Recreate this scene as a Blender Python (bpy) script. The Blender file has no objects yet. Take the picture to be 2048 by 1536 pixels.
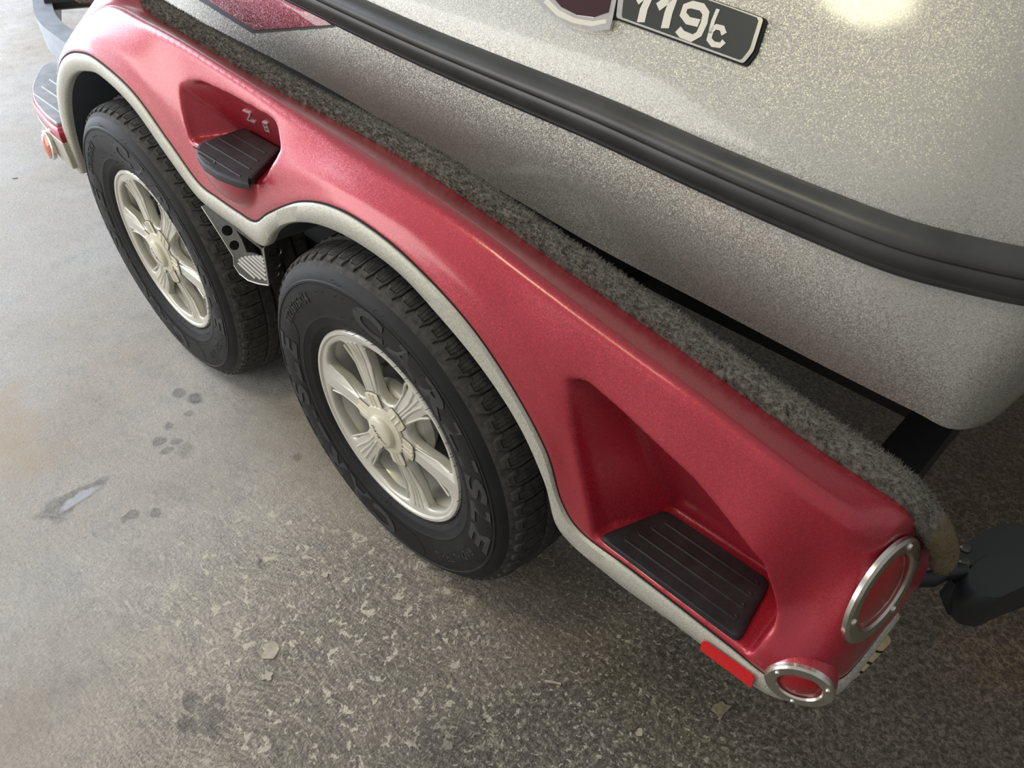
import bpy, bmesh, math, random
import numpy as np
from mathutils import Vector, Matrix
from mathutils.bvhtree import BVHTree

S = bpy.context.scene
COL = S.collection
random.seed(7)
RNG = np.random.default_rng(7)
PI = math.pi

# ------------------------------------------------------------------ camera
CAM_LOC = Vector((0.8350960, -0.5248479, 1.2974083))
CAM_ROT = (0.83709156, 0.00453130, 0.77703951)
F_PX = 1548.354686
cam_data = bpy.data.cameras.new('camera')
cam_data.sensor_width = 36.0
cam_data.lens = F_PX / 2048.0 * 36.0
cam_data.clip_start = 0.02
cam = bpy.data.objects.new('camera', cam_data)
cam.location = CAM_LOC
cam.rotation_euler = CAM_ROT
COL.objects.link(cam)
S.camera = cam
from mathutils import Euler
CAM_M = Euler(CAM_ROT, 'XYZ').to_matrix()


def ray(x, y):
    return (CAM_M @ Vector(((x - 1024) / F_PX, -(y - 768) / F_PX, -1.0))).normalized()


def at(x, y, axis, val):
    """the point of the place seen at a photo position, on the plane axis = val"""
    d = ray(x, y)
    return CAM_LOC + d * ((val - CAM_LOC[axis]) / d[axis])


# ------------------------------------------------------------------ light
S.view_settings.view_transform = 'Standard'
S.view_settings.look = 'None'
S.view_settings.exposure = 0.14
S.view_settings.gamma = 1.0
S.view_settings.use_curve_mapping = False
W = bpy.data.worlds.new('garage_air')
S.world = W
W.use_nodes = True
W.node_tree.nodes['Background'].inputs[0].default_value = (0.97, 0.98, 1.0, 1)
W.node_tree.nodes['Background'].inputs[1].default_value = 0.36


def area(name, loc, target, sx, sy, power, color):
    l = bpy.data.lights.new(name, 'AREA')
    l.shape = 'RECTANGLE'
    l.size, l.size_y, l.energy, l.color = sx, sy, power, color
    o = bpy.data.objects.new(name, l)
    o.location = loc
    o.rotation_euler = (Vector(target) - Vector(loc)).to_track_quat('-Z', 'Z').to_euler()
    COL.objects.link(o)
    return o


area('front_doorway_daylight', (-5.2, -0.6, 1.45), (0, -0.3, 0.4), 4.6, 2.6, 260, (0.82, 0.88, 1.0))
area('side_doorway_daylight', (-3.4, -4.0, 1.5), (-0.6, -0.3, 0.2), 3.6, 2.5, 105, (1.0, 0.985, 0.95))
area('ceiling_lamp', (-0.20, -0.75, 2.75), (0.2, 0.2, 0.6), 0.40, 0.40, 10, (1.0, 0.90, 0.62))
bpy.data.lights['ceiling_lamp'].shape = 'DISK'


# ------------------------------------------------------------------ helpers
def put(name, me, parent=None, mat=None, smooth=None):
    o = bpy.data.objects.new(name, me)
    COL.objects.link(o)
    if parent is not None:
        o.parent = parent
    if mat is not None:
        me.materials.clear()
        me.materials.append(mat)
    if smooth is not None:
        set_smooth(me, smooth)
    return o


def set_smooth(me, angle):
    me.polygons.foreach_set('use_smooth', [True] * len(me.polygons))
    if angle < 3.1:
        me.set_sharp_from_angle(angle=angle)
    me.update()


def mesh(name, verts, faces):
    me = bpy.data.meshes.new(name)
    me.from_pydata([tuple(v) for v in verts], [], [tuple(f) for f in faces])
    me.update()
    return me


def fix_normals(me):
    bm = bmesh.new()
    bm.from_mesh(me)
    bmesh.ops.remove_doubles(bm, verts=bm.verts, dist=1e-5)
    bmesh.ops.recalc_face_normals(bm, faces=bm.faces)
    bm.to_mesh(me)
    bm.free()
    return me


class Soup:
    """collects shapes that belong to ONE part"""

    def __init__(self):
        self.v, self.f = [], []

    def add(self, verts, faces):
        n = len(self.v)
        self.v += [tuple(p) for p in verts]
        self.f += [tuple(i + n for i in q) for q in faces]

    def grid(self, rows, close_u=False, close_v=False):
        nu, nv = len(rows), len(rows[0])
        f = []
        for i in range(nu if close_u else nu - 1):
            for j in range(nv if close_v else nv - 1):
                a, b = i, (i + 1) % nu
                c, d = j, (j + 1) % nv
                f.append((a * nv + c, b * nv + c, b * nv + d, a * nv + d))
        self.add([p for r in rows for p in r], f)

    def tube(self, path, r, n=10, caps=True, ry=None):
        path = [Vector(p) for p in path]
        rs = r if isinstance(r, (list, tuple)) else [r] * len(path)
        rows = []
        up = None
        for i, p in enumerate(path):
            t = (path[min(i + 1, len(path) - 1)] - path[max(i - 1, 0)]).normalized()
            if up is None:
                up = Vector((0, 0, 1)) if abs(t.z) < 0.9 else Vector((1, 0, 0))
            s = t.cross(up).normalized()
            up = s.cross(t).normalized()
            k = (ry / rs[0]) if ry else 1.0
            rows.append([p + s * (rs[i] * math.cos(a)) + up * (rs[i] * k * math.sin(a))
                         for a in (2 * PI * q / n for q in range(n))])
        base = len(self.v)
        self.grid(rows, close_v=True)
        if caps:
            self.f.append(tuple(base + q for q in range(n)))
            self.f.append(tuple(base + (len(rows) - 1) * n + q for q in reversed(range(n))))

    def box(self, c, size, M=None):
        c = Vector(c)
        vs = []
        for sx in (-.5, .5):
            for sy in (-.5, .5):
                for sz in (-.5, .5):
                    p = Vector((sx * size[0], sy * size[1], sz * size[2]))
                    vs.append(c + (M @ p if M else p))
        self.add(vs, [(0, 1, 3, 2), (4, 6, 7, 5), (0, 4, 5, 1), (2, 3, 7, 6), (0, 2, 6, 4), (1, 5, 7, 3)])

    def prism(self, poly, lo, hi, fn):
        """polygon (2-D) extruded between depths lo and hi, placed by fn(u, v, depth)"""
        n = len(poly)
        vs = [fn(u, v, lo) for u, v in poly] + [fn(u, v, hi) for u, v in poly]
        fs = [tuple(range(n - 1, -1, -1)), tuple(range(n, 2 * n))]
        fs += [(i, (i + 1) % n, n + (i + 1) % n, n + i) for i in range(n)]
        self.add(vs, fs)

    def lathe(self, prof, n, fn, closed=False):
        """profile of (radius, depth) turned around an axis; fn(radius, angle, depth)"""
        self.grid([[fn(r, 2 * PI * k / n, y) for r, y in prof] for k in range(n)], close_u=True, close_v=closed)

    def build(self, name, parent=None, mat=None, smooth=None, fix=True):
        me = mesh(name, self.v, self.f)
        if fix:
            fix_normals(me)
        return put(name, me, parent, mat, smooth)


def catmull(pts, n):
    """n samples per span through the control points"""
    P = np.array([list(p) for p in pts], float)
    P = np.vstack([2 * P[0] - P[1], P, 2 * P[-1] - P[-2]])
    out = []
    for i in range(1, len(P) - 2):
        for k in range(n):
            t = k / n
            a, b, c, d = P[i - 1], P[i], P[i + 1], P[i + 2]
            out.append(0.5 * (2 * b + (c - a) * t + (2 * a - 5 * b + 4 * c - d) * t * t + (3 * b - a - 3 * c + d) * t ** 3))
    out.append(P[-2])
    return np.array(out)


def evaluated(o):
    dg = bpy.context.evaluated_depsgraph_get()
    dg.update()
    return bpy.data.meshes.new_from_object(o.evaluated_get(dg), depsgraph=dg)


def drop(o):
    bpy.data.objects.remove(o, do_unlink=True)


def plate2d(outer, holes, half, bevel=0.0, res=1):
    """flat plate with holes (2-D outlines) as verts, faces; thickness 2*half along local z"""
    cu = bpy.data.curves.new('outline', 'CURVE')
    cu.dimensions = '2D'
    cu.fill_mode = 'BOTH'
    cu.extrude = half
    cu.bevel_depth = bevel
    cu.bevel_resolution = res
    cu.offset = -bevel
    for poly in [outer] + holes:
        sp = cu.splines.new('POLY')
        sp.points.add(len(poly) - 1)
        for i, (x, y) in enumerate(poly):
            sp.points[i].co = (x, y, 0, 1)
        sp.use_cyclic_u = True
    o = bpy.data.objects.new('outline', cu)
    COL.objects.link(o)
    me = evaluated(o)
    vs = [v.co.copy() for v in me.vertices]
    fs = [tuple(p.vertices) for p in me.polygons]
    bpy.data.meshes.remove(me)
    drop(o)
    bpy.data.curves.remove(cu)
    return vs, fs


def letters(text, size, shear=0.0, extrude=0.001, spacing=1.0, bevel=0.0, res=4, bold=0.0):
    cu = bpy.data.curves.new('writing', 'FONT')
    cu.body = text
    cu.size = size
    cu.shear = shear
    cu.extrude = extrude
    cu.space_character = spacing
    cu.bevel_depth = bevel
    cu.resolution_u = res
    cu.offset = bold
    cu.align_x = 'CENTER'
    cu.align_y = 'CENTER'
    o = bpy.data.objects.new('writing', cu)
    COL.objects.link(o)
    me = evaluated(o)
    vs = [v.co.copy() for v in me.vertices]
    fs = [tuple(p.vertices) for p in me.polygons]
    bpy.data.meshes.remove(me)
    drop(o)
    bpy.data.curves.remove(cu)
    return vs, fs


def circle(cx, cy, r, n=24):
    return [(cx + r * math.cos(2 * PI * k / n), cy + r * math.sin(2 * PI * k / n)) for k in range(n)]


def thing(name, label, cat, loc=(0, 0, 0), group=None):
    o = bpy.data.objects.new(name, None)
    o.empty_display_size = 0.1
    COL.objects.link(o)
    o.location = loc
    tag(o, label, cat, group)
    return o


def tag(o, label, cat=None, group=None):
    o['label'] = label
    if cat:
        o['category'] = cat
    if group:
        o['group'] = group
    return o


# ------------------------------------------------------------------ materials
def new_mat(name):
    m = bpy.data.materials.new(name)
    m.use_nodes = True
    nt = m.node_tree
    return m, nt, nt.nodes['Principled BSDF']


def nd(nt, kind, **kw):
    n = nt.nodes.new(kind)
    for k, v in kw.items():
        if k in ('operation', 'blend_type', 'data_type', 'feature', 'noise_dimensions', 'voronoi_dimensions', 'interpolation', 'wave_type', 'distance', 'musgrave_type'):
            setattr(n, k, v)
    return n


def plain(name, col, rough=0.5, metal=0.0, coat=0.0, spec=0.5, noise=0.0, nscale=60.0, bump=0.0, bscale=400.0):
    m, nt, b = new_mat(name)
    b.inputs['Base Color'].default_value = (*col, 1)
    b.inputs['Roughness'].default_value = rough
    b.inputs['Metallic'].default_value = metal
    b.inputs['Coat Weight'].default_value = coat
    b.inputs['Specular IOR Level'].default_value = spec
    tc = nt.nodes.new('ShaderNodeNewGeometry')
    if noise:
        n = nt.nodes.new('ShaderNodeTexNoise')
        n.inputs['Scale'].default_value = nscale
        n.inputs['Detail'].default_value = 5
        nt.links.new(tc.outputs['Position'], n.inputs['Vector'])
        r = nt.nodes.new('ShaderNodeValToRGB')
        r.color_ramp.elements[0].position = 0.3
        r.color_ramp.elements[1].position = 0.7
        r.color_ramp.elements[0].color = (*[max(0, c * (1 - noise)) for c in col], 1)
        r.color_ramp.elements[1].color = (*[min(1, c * (1 + noise)) for c in col], 1)
        nt.links.new(n.outputs['Fac'], r.inputs[0])
        nt.links.new(r.outputs[0], b.inputs['Base Color'])
    if bump:
        n = nt.nodes.new('ShaderNodeTexNoise')
        n.inputs['Scale'].default_value = bscale
        n.inputs['Detail'].default_value = 4
        nt.links.new(tc.outputs['Position'], n.inputs['Vector'])
        bp = nt.nodes.new('ShaderNodeBump')
        bp.inputs['Strength'].default_value = bump
        bp.inputs['Distance'].default_value = 0.002
        nt.links.new(n.outputs['Fac'], bp.inputs['Height'])
        nt.links.new(bp.outputs[0], b.inputs['Normal'])
    return m


def flake(name, col, alt, metal=0.8, rough=0.35, scale=700.0, tilt=0.6, coat=1.0, coat_rough=0.04, vary=0.5):
    """metal-flake paint: each tiny cell has its own tilt and shade under a clear coat"""
    m, nt, b = new_mat(name)
    geo = nt.nodes.new('ShaderNodeNewGeometry')
    vo = nt.nodes.new('ShaderNodeTexVoronoi')
    vo.inputs['Scale'].default_value = scale
    nt.links.new(geo.outputs['Position'], vo.inputs['Vector'])
    sub = nd(nt, 'ShaderNodeVectorMath', operation='SUBTRACT')
    sub.inputs[1].default_value = (0.5, 0.5, 0.5)
    nt.links.new(vo.outputs['Color'], sub.inputs[0])
    sc = nd(nt, 'ShaderNodeVectorMath', operation='SCALE')
    sc.inputs['Scale'].default_value = tilt
    nt.links.new(sub.outputs[0], sc.inputs[0])
    ad = nd(nt, 'ShaderNodeVectorMath', operation='ADD')
    nt.links.new(geo.outputs['Normal'], ad.inputs[0])
    nt.links.new(sc.outputs[0], ad.inputs[1])
    no = nd(nt, 'ShaderNodeVectorMath', operation='NORMALIZE')
    nt.links.new(ad.outputs[0], no.inputs[0])
    nt.links.new(no.outputs[0], b.inputs['Normal'])
    sep = nt.nodes.new('ShaderNodeSeparateColor')
    nt.links.new(vo.outputs['Color'], sep.inputs[0])
    mix = nd(nt, 'ShaderNodeMix', data_type='RGBA')
    mix.inputs['A'].default_value = (*col, 1)
    mix.inputs['B'].default_value = (*alt, 1)
    ml = nd(nt, 'ShaderNodeMath', operation='MULTIPLY')
    ml.inputs[1].default_value = vary
    nt.links.new(sep.outputs[0], ml.inputs[0])
    nt.links.new(ml.outputs[0], mix.inputs['Factor'])
    nt.links.new(mix.outputs['Result'], b.inputs['Base Color'])
    b.inputs['Metallic'].default_value = metal
    b.inputs['Roughness'].default_value = rough
    b.inputs['Coat Weight'].default_value = coat
    b.inputs['Coat Roughness'].default_value = coat_rough
    return m


M_RED = flake('red_flake_paint', (0.41, 0.006, 0.026), (0.60, 0.06, 0.09), metal=0.40, rough=0.45, scale=1000, tilt=0.35, coat=1.0, coat_rough=0.22, vary=0.6)
M_TRIM = flake('silver_flake_gelcoat', (0.40, 0.39, 0.33), (0.72, 0.71, 0.61), metal=0.25, rough=0.5, scale=800, tilt=0.3, coat=0.3, coat_rough=0.25, vary=1.0)
M_HULL = flake('grey_metalflake_gelcoat', (0.29, 0.287, 0.26), (0.64, 0.625, 0.55), metal=0.38, rough=0.36, scale=850, tilt=0.42, coat=0.7, coat_rough=0.10, vary=1.0)
M_HULLRED = flake('dark_red_metalflake', (0.20, 0.015, 0.03), (0.35, 0.05, 0.07), metal=0.5, rough=0.4, scale=620, tilt=0.4)
M_RUBBER = plain('black_tire_rubber', (0.0145, 0.0148, 0.0165), 0.6, spec=0.3, noise=0.35, nscale=14, bump=0.12, bscale=900)
M_TREAD = plain('dusty_tread_rubber', (0.062, 0.060, 0.056), 0.75, spec=0.3, noise=0.4, nscale=90, bump=0.2, bscale=700)
M_LETTOP = plain('matte_raised_letter_rubber', (0.048, 0.049, 0.051), 0.7, spec=0.3)
M_LETTER = plain('smooth_band_rubber', (0.008, 0.0085, 0.010), 0.5, spec=0.3)
M_RIM = plain('pale_silver_wheel_paint', (0.70, 0.68, 0.60), 0.38, metal=0.25, coat=0.3, noise=0.05, nscale=30)
M_CAP = plain('cream_hub_plastic', (0.76, 0.71, 0.56), 0.35, coat=0.3, noise=0.06, nscale=40)
M_DARK = plain('black_painted_steel', (0.012, 0.013, 0.016), 0.5)
M_LINER = plain('charcoal_wheel_liner', (0.035, 0.042, 0.055), 0.55, noise=0.2, nscale=20)
M_DRUM = plain('dark_brake_drum', (0.02, 0.019, 0.018), 0.7)
M_PAD = plain('black_rubber_step', (0.017, 0.019, 0.021), 0.55, noise=0.5, nscale=35, bump=0.15, bscale=500)
M_RUBRAIL = plain('black_rub_rail_vinyl', (0.058, 0.059, 0.057), 0.36, spec=0.5, noise=0.25, nscale=12)
M_CHROME = plain('polished_steel', (0.78, 0.76, 0.69), 0.24, metal=1.0, noise=0.1, nscale=60)
M_STEEL = plain('brushed_stainless_plate', (0.12, 0.115, 0.105), 0.45, metal=0.9, noise=0.2, nscale=50)
M_BAR = plain('bright_polished_edge', (0.80, 0.79, 0.74), 0.35, metal=0.6)
M_GALV = plain('galvanised_blue_grey_steel', (0.40, 0.44, 0.50), 0.42, metal=0.5, noise=0.15, nscale=25)
M_EMB = plain('dark_emblem_face', (0.045, 0.047, 0.042), 0.22, coat=0.8)
M_EMBRED = plain('deep_red_emblem_face', (0.045, 0.008, 0.012), 0.2, coat=0.8)
M_WHITE = plain('cream_emblem_print', (0.78, 0.75, 0.66), 0.35)
M_INK = plain('black_ink', (0.03, 0.03, 0.028), 0.5)
M_REFL = plain('red_reflective_tape', (0.75, 0.015, 0.02), 0.35, coat=0.3)
M_GAP = plain('black_gasket', (0.008, 0.008, 0.008), 0.7)
M_LOOM = plain('yellowed_wire_loom', (0.62, 0.52, 0.28), 0.5, noise=0.2, nscale=60)
M_SCRAP = plain('pale_paint_flake', (0.55, 0.50, 0.40), 0.8, noise=0.2, nscale=80)
M_LEAF = plain('dry_tan_leaf', (0.36, 0.30, 0.19), 0.8, noise=0.4, nscale=120)
M_PLAST = plain('black_ratchet_plastic', (0.022, 0.025, 0.027), 0.45, bump=0.1, bscale=900)


def lens(name, col):
    m, nt, b = new_mat(name)
    b.inputs['Base Color'].default_value = (*col, 1)
    b.inputs['Roughness'].default_value = 0.12
    b.inputs['Coat Weight'].default_value = 1.0
    b.inputs['Transmission Weight'].default_value = 0.25
    geo = nt.nodes.new('ShaderNodeNewGeometry')
    vo = nt.nodes.new('ShaderNodeTexVoronoi')
    vo.inputs['Scale'].default_value = 260
    nt.links.new(geo.outputs['Position'], vo.inputs['Vector'])
    bp = nt.nodes.new('ShaderNodeBump')
    bp.inputs['Strength'].default_value = 0.25
    bp.inputs['Distance'].default_value = 0.002
    nt.links.new(vo.outputs['Distance'], bp.inputs['Height'])
    nt.links.new(bp.outputs[0], b.inputs['Normal'])
    return m


M_LENS = lens('red_lamp_lens', (0.55, 0.01, 0.025))
M_AMBER = lens('amber_lamp_lens', (0.85, 0.16, 0.03))


def carpet_mat():
    m, nt, b = new_mat('grey_bunk_carpet')
    geo = nt.nodes.new('ShaderNodeNewGeometry')
    n1 = nt.nodes.new('ShaderNodeTexNoise')
    n1.inputs['Scale'].default_value = 160
    n1.inputs['Detail'].default_value = 4
    nt.links.new(geo.outputs['Position'], n1.inputs['Vector'])
    r = nt.nodes.new('ShaderNodeValToRGB')
    r.color_ramp.elements[0].position = 0.32
    r.color_ramp.elements[0].color = (0.105, 0.10, 0.086, 1)
    r.color_ramp.elements[1].position = 0.68
    r.color_ramp.elements[1].color = (0.25, 0.24, 0.21, 1)
    nt.links.new(n1.outputs['Fac'], r.inputs[0])
    # the rear end of the strip is worn and stained brown
    sx = nt.nodes.new('ShaderNodeSeparateXYZ')
    nt.links.new(geo.outputs['Position'], sx.inputs[0])
    mr = nt.nodes.new('ShaderNodeMapRange')
    mr.inputs['From Min'].default_value = 0.790
    mr.inputs['From Max'].default_value = 0.802
    nt.links.new(sx.outputs['X'], mr.inputs['Value'])
    mix = nd(nt, 'ShaderNodeMix', data_type='RGBA')
    mix.inputs['B'].default_value = (0.17, 0.13, 0.07, 1)
    ml = nd(nt, 'ShaderNodeMath', operation='MULTIPLY')
    ml.inputs[1].default_value = 0.8
    nt.links.new(mr.outputs[0], ml.inputs[0])
    nt.links.new(ml.outputs[0], mix.inputs['Factor'])
    nt.links.new(r.outputs[0], mix.inputs['A'])
    nt.links.new(mix.outputs['Result'], b.inputs['Base Color'])
    b.inputs['Roughness'].default_value = 1.0
    b.inputs['Specular IOR Level'].default_value = 0.1
    return m


M_CARPET = carpet_mat()


def floor_mat():
    m, nt, b = new_mat('stained_concrete')
    L = nt.links.new
    geo = nt.nodes.new('ShaderNodeNewGeometry')
    P = geo.outputs['Position']

    def noise(scale, detail=6, rough=0.6, dist=0.0, vec=None):
        n = nt.nodes.new('ShaderNodeTexNoise')
        n.inputs['Scale'].default_value = scale
        n.inputs['Detail'].default_value = detail
        n.inputs['Roughness'].default_value = rough
        n.inputs['Distortion'].default_value = dist
        L(vec or P, n.inputs['Vector'])
        return n

    def ramp(src, stops):
        r = nt.nodes.new('ShaderNodeValToRGB')
        e = r.color_ramp.elements
        while len(e) < len(stops):
            e.new(0.5)
        for i, (p, c) in enumerate(stops):
            e[i].position = p
            e[i].color = (c, c, c, 1) if isinstance(c, (int, float)) else (*c, 1)
        L(src, r.inputs[0])
        return r.outputs[0]

    def mix(a, bcol, fac, mode='MIX'):
        x = nd(nt, 'ShaderNodeMix', data_type='RGBA', blend_type=mode)
        if isinstance(a, tuple):
            x.inputs['A'].default_value = (*a, 1)
        else:
            L(a, x.inputs['A'])
        if isinstance(bcol, tuple):
            x.inputs['B'].default_value = (*bcol, 1)
        else:
            L(bcol, x.inputs['B'])
        if isinstance(fac, float):
            x.inputs['Factor'].default_value = fac
        else:
            L(fac, x.inputs['Factor'])
        return x.outputs['Result']

    def math_(op, a, c):
        x = nd(nt, 'ShaderNodeMath', operation=op)
        for i, v in enumerate((a, c)):
            if isinstance(v, (int, float)):
                x.inputs[i].default_value = v
            else:
                L(v, x.inputs[i])
        return x.outputs[0]

    warp = noise(9, 3)
    wsub = nd(nt, 'ShaderNodeVectorMath', operation='SUBTRACT')
    wsub.inputs[1].default_value = (0.5, 0.5, 0.5)
    L(warp.outputs['Color'], wsub.inputs[0])

    def spot(x, y, rx, ry, hard=0.5, wob=0.12):
        """soft-edged stain of its own shape at a place on the slab"""
        sc = nd(nt, 'ShaderNodeVectorMath', operation='SCALE')
        sc.inputs['Scale'].default_value = wob
        L(wsub.outputs[0], sc.inputs[0])
        ad = nd(nt, 'ShaderNodeVectorMath', operation='ADD')
        L(P, ad.inputs[0])
        L(sc.outputs[0], ad.inputs[1])
        mp = nt.nodes.new('ShaderNodeMapping')
        mp.vector_type = 'TEXTURE'
        mp.inputs['Location'].default_value = (x, y, 0)
        mp.inputs['Scale'].default_value = (rx, ry, 1)
        L(ad.outputs[0], mp.inputs['Vector'])
        ln = nd(nt, 'ShaderNodeVectorMath', operation='LENGTH')
        L(mp.outputs[0], ln.inputs[0])
        mr = nt.nodes.new('ShaderNodeMapRange')
        mr.interpolation_type = 'SMOOTHSTEP'
        mr.inputs['From Min'].default_value = 1.0
        mr.inputs['From Max'].default_value = hard
        L(ln.outputs['Value'], mr.inputs['Value'])
        return mr.outputs[0]

    big = noise(1.6, 5, 0.6)
    base = ramp(big.outputs['Fac'], [(0.30, (0.45, 0.40, 0.335)), (0.47, (0.53, 0.505, 0.46)), (0.62, (0.58, 0.575, 0.56))])
    mid = noise(14, 8, 0.7)
    base = mix(base, ramp(mid.outputs['Fac'], [(0.30, 0.62), (0.5, 0.98), (0.72, 1.22)]), 0.75, 'MULTIPLY')
    fine = noise(190, 6, 0.75)
    # rougher, dirtier, browner slab around and behind the trailer, some shadow painted in
    sx = nt.nodes.new('ShaderNodeSeparateXYZ')
    L(P, sx.inputs[0])
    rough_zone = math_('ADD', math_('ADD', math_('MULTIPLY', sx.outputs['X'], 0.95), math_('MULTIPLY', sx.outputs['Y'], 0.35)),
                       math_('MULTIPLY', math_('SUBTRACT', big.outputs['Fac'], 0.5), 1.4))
    scuff = noise(120, 8, 0.8, 0.4)
    base = mix(base, ramp(scuff.outputs['Fac'], [(0.34, 0.62), (0.46, 0.97), (0.56, 1.0), (0.66, 1.30)]), 0.85, 'MULTIPLY')
    dirt_shade = ramp(math_('ADD', rough_zone, 0.5), [(0.18, 0.0), (0.95, 1.0)])
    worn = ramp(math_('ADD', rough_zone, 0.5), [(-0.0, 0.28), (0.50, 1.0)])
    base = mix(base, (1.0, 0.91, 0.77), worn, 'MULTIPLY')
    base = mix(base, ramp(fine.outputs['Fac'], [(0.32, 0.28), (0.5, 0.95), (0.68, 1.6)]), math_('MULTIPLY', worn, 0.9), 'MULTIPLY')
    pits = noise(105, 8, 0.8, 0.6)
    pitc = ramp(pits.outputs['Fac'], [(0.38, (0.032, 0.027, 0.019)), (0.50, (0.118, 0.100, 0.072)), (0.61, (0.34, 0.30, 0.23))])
    base = mix(base, pitc, math_('MULTIPLY', dirt_shade, 0.95))  # dark pits: real dirt, deepened to stand in for shadow by the rear tire
    # brown stain right at the back
    base = mix(base, mix(base, (0.50, 0.38, 0.24), 1.0, 'MULTIPLY'), spot(1.1, 1.0, 1.0, 0.9, 0.2))
    # thin pale crazing under the boat
    vo = nt.nodes.new('ShaderNodeTexVoronoi')
    vo.feature = 'DISTANCE_TO_EDGE'
    vo.inputs['Scale'].default_value = 26
    ad2 = nd(nt, 'ShaderNodeVectorMath', operation='ADD')
    sc2 = nd(nt, 'ShaderNodeVectorMath', operation='SCALE')
    sc2.inputs['Scale'].default_value = 0.10
    L(noise(22, 4).outputs['Color'], sc2.inputs[0])
    L(P, ad2.inputs[0])
    L(sc2.outputs[0], ad2.inputs[1])
    L(ad2.outputs[0], vo.inputs['Vector'])
    craze = math_('MULTIPLY', ramp(vo.outputs['Distance'], [(0.0, 1.0), (0.05, 0.0)]), spot(0.95, 0.75, 0.75, 0.6, 0.3))
    base = mix(base, (0.30, 0.27, 0.21), math_('MULTIPLY', craze, 0.55))

    # broom marks: fine combed ridges that sweep in curves over the slab
    wp = noise(2.2, 3, 0.5)
    w1 = nd(nt, 'ShaderNodeVectorMath', operation='SCALE')
    w1.inputs['Scale'].default_value = 0.30
    L(wp.outputs['Color'], w1.inputs[0])
    w2 = nd(nt, 'ShaderNodeVectorMath', operation='ADD')
    L(P, w2.inputs[0])
    L(w1.outputs[0], w2.inputs[1])
    mpb = nt.nodes.new('ShaderNodeMapping')
    mpb.inputs['Rotation'].default_value = (0, 0, math.radians(-38))
    mpb.inputs['Scale'].default_value = (36, 210, 1)
    L(w2.outputs[0], mpb.inputs['Vector'])
    comb = noise(1.0, 5, 0.7, 0.7, mpb.outputs[0])
    broom_zone = math_('MULTIPLY', spot(0.05, -0.30, 1.15, 0.75, 0.2), 1.0)
    combc = ramp(comb.outputs['Fac'], [(0.34, 0.45), (0.50, 0.95), (0.64, 1.55)])
    base = mix(base, combc, math_('MULTIPLY', worn, math_('ADD', math_('MULTIPLY', broom_zone, 0.6), 0.2)), 'MULTIPLY')

    # flecks of pale paint stuck to the slab, ragged outlines
    def flecks(scale, lo, zone, det=6):
        n_ = noise(scale, det, 0.62, 0.5)
        return math_('MULTIPLY', ramp(n_.outputs['Fac'], [(lo, 0.0), (lo + 0.015, 1.0)]), zone)

    f1 = flecks(42, 0.590, spot(0.02, -0.24, 0.55, 0.42, 0.35))
    f2 = flecks(110, 0.595, spot(0.25, -0.12, 0.95, 0.75, 0.35))
    f3 = flecks(230, 0.625, spot(0.1, -0.1, 1.6, 1.1, 0.5))
    base = mix(base, (0.76, 0.70, 0.56), math_('MULTIPLY', f1, 0.95))
    base = mix(base, (0.62, 0.57, 0.46), math_('MULTIPLY', f2, 0.9))
    base = mix(base, (0.50, 0.46, 0.38), math_('MULTIPLY', f3, 0.7))

    # single marks
    dark = None
    for (x, y, rx, ry, hd, wob, amt) in [
            (-0.702, -0.083, 0.030, 0.022, 0.5, 0.03, 0.75), (-0.745, -0.10, 0.022, 0.018, 0.6, 0.03, 0.6), (-0.66, -0.12, 0.016, 0.013, 0.5, 0.03, 0.5),
            (-0.354, -0.021, 0.020, 0.018, 0.3, 0.03, 0.85), (-0.59, -0.425, 0.035, 0.090, 0.6, 0.10, 0.6),
            (-0.47, -0.36, 0.018, 0.016, 0.7, 0.09, 0.6), (-0.43, -0.33, 0.016, 0.014, 0.7, 0.09, 0.6), (-0.16, -0.237, 0.022, 0.012, 0.4, 0.06, 0.8),
            (-0.63, -0.21, 0.022, 0.016, 0.6, 0.06, 0.6), (-0.60, -0.19, 0.018, 0.016, 0.6, 0.06, 0.55), (-0.66, -0.175, 0.016, 0.014, 0.6, 0.05, 0.5), (-0.585, -0.22, 0.014, 0.016, 0.6, 0.05, 0.5), (-0.56, -0.185, 0.04, 0.03, 0.3, 0.08, 0.4), (0.00, -0.47, 0.028, 0.016, 0.75, 0.03, 0.6), (0.035, -0.495, 0.028, 0.016, 0.75, 0.03, 0.6), (0.04, -0.44, 0.028, 0.014, 0.75, 0.03, 0.55), (0.075, -0.465, 0.024, 0.014, 0.75, 0.03, 0.55), (0.25, -0.50, 0.09, 0.05, 0.3, 0.10, 0.35),
            (0.06, -0.45, 0.05, 0.035, 0.6, 0.10, 0.4), (0.354, -0.215, 0.075, 0.06, 0.2, 0.05, 0.5),
            (0.42, -0.27, 0.05, 0.05, 0.2, 0.05, 0.4), (-0.30, 0.08, 0.16, 0.09, 0.2, 0.10, 0.35)]:
        s = math_('MULTIPLY', spot(x, y, rx, ry, hd, wob), amt)
        dark = s if dark is None else math_('MAXIMUM', dark, s)
    dark = math_('MULTIPLY', dark, ramp(noise(48, 6, 0.75).outputs['Fac'], [(0.40, 1.0), (0.64, 0.45)]))
    base = mix(base, (0.045, 0.042, 0.040), dark)
    base = mix(base, (0.52, 0.42, 0.30), math_('MULTIPLY', spot(-0.93, -0.47, 0.26, 0.13, 0.4, 0.3), 0.75))
    base = mix(base, (0.40, 0.34, 0.25), math_('MULTIPLY', spot(-0.28, 0.02, 0.36, 0.16, 0.2, 0.25), 0.55))
    base = mix(base, (0.62, 0.63, 0.68), math_('MULTIPLY', spot(-0.585, -0.415, 0.016, 0.050, 0.6, 0.06), 0.8))  # shine of the glossy spot, painted as a pale colour
    L(base, b.inputs['Base Color'])

    # broom marks and pitting
    wv = nt.nodes.new('ShaderNodeTexWave')
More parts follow.
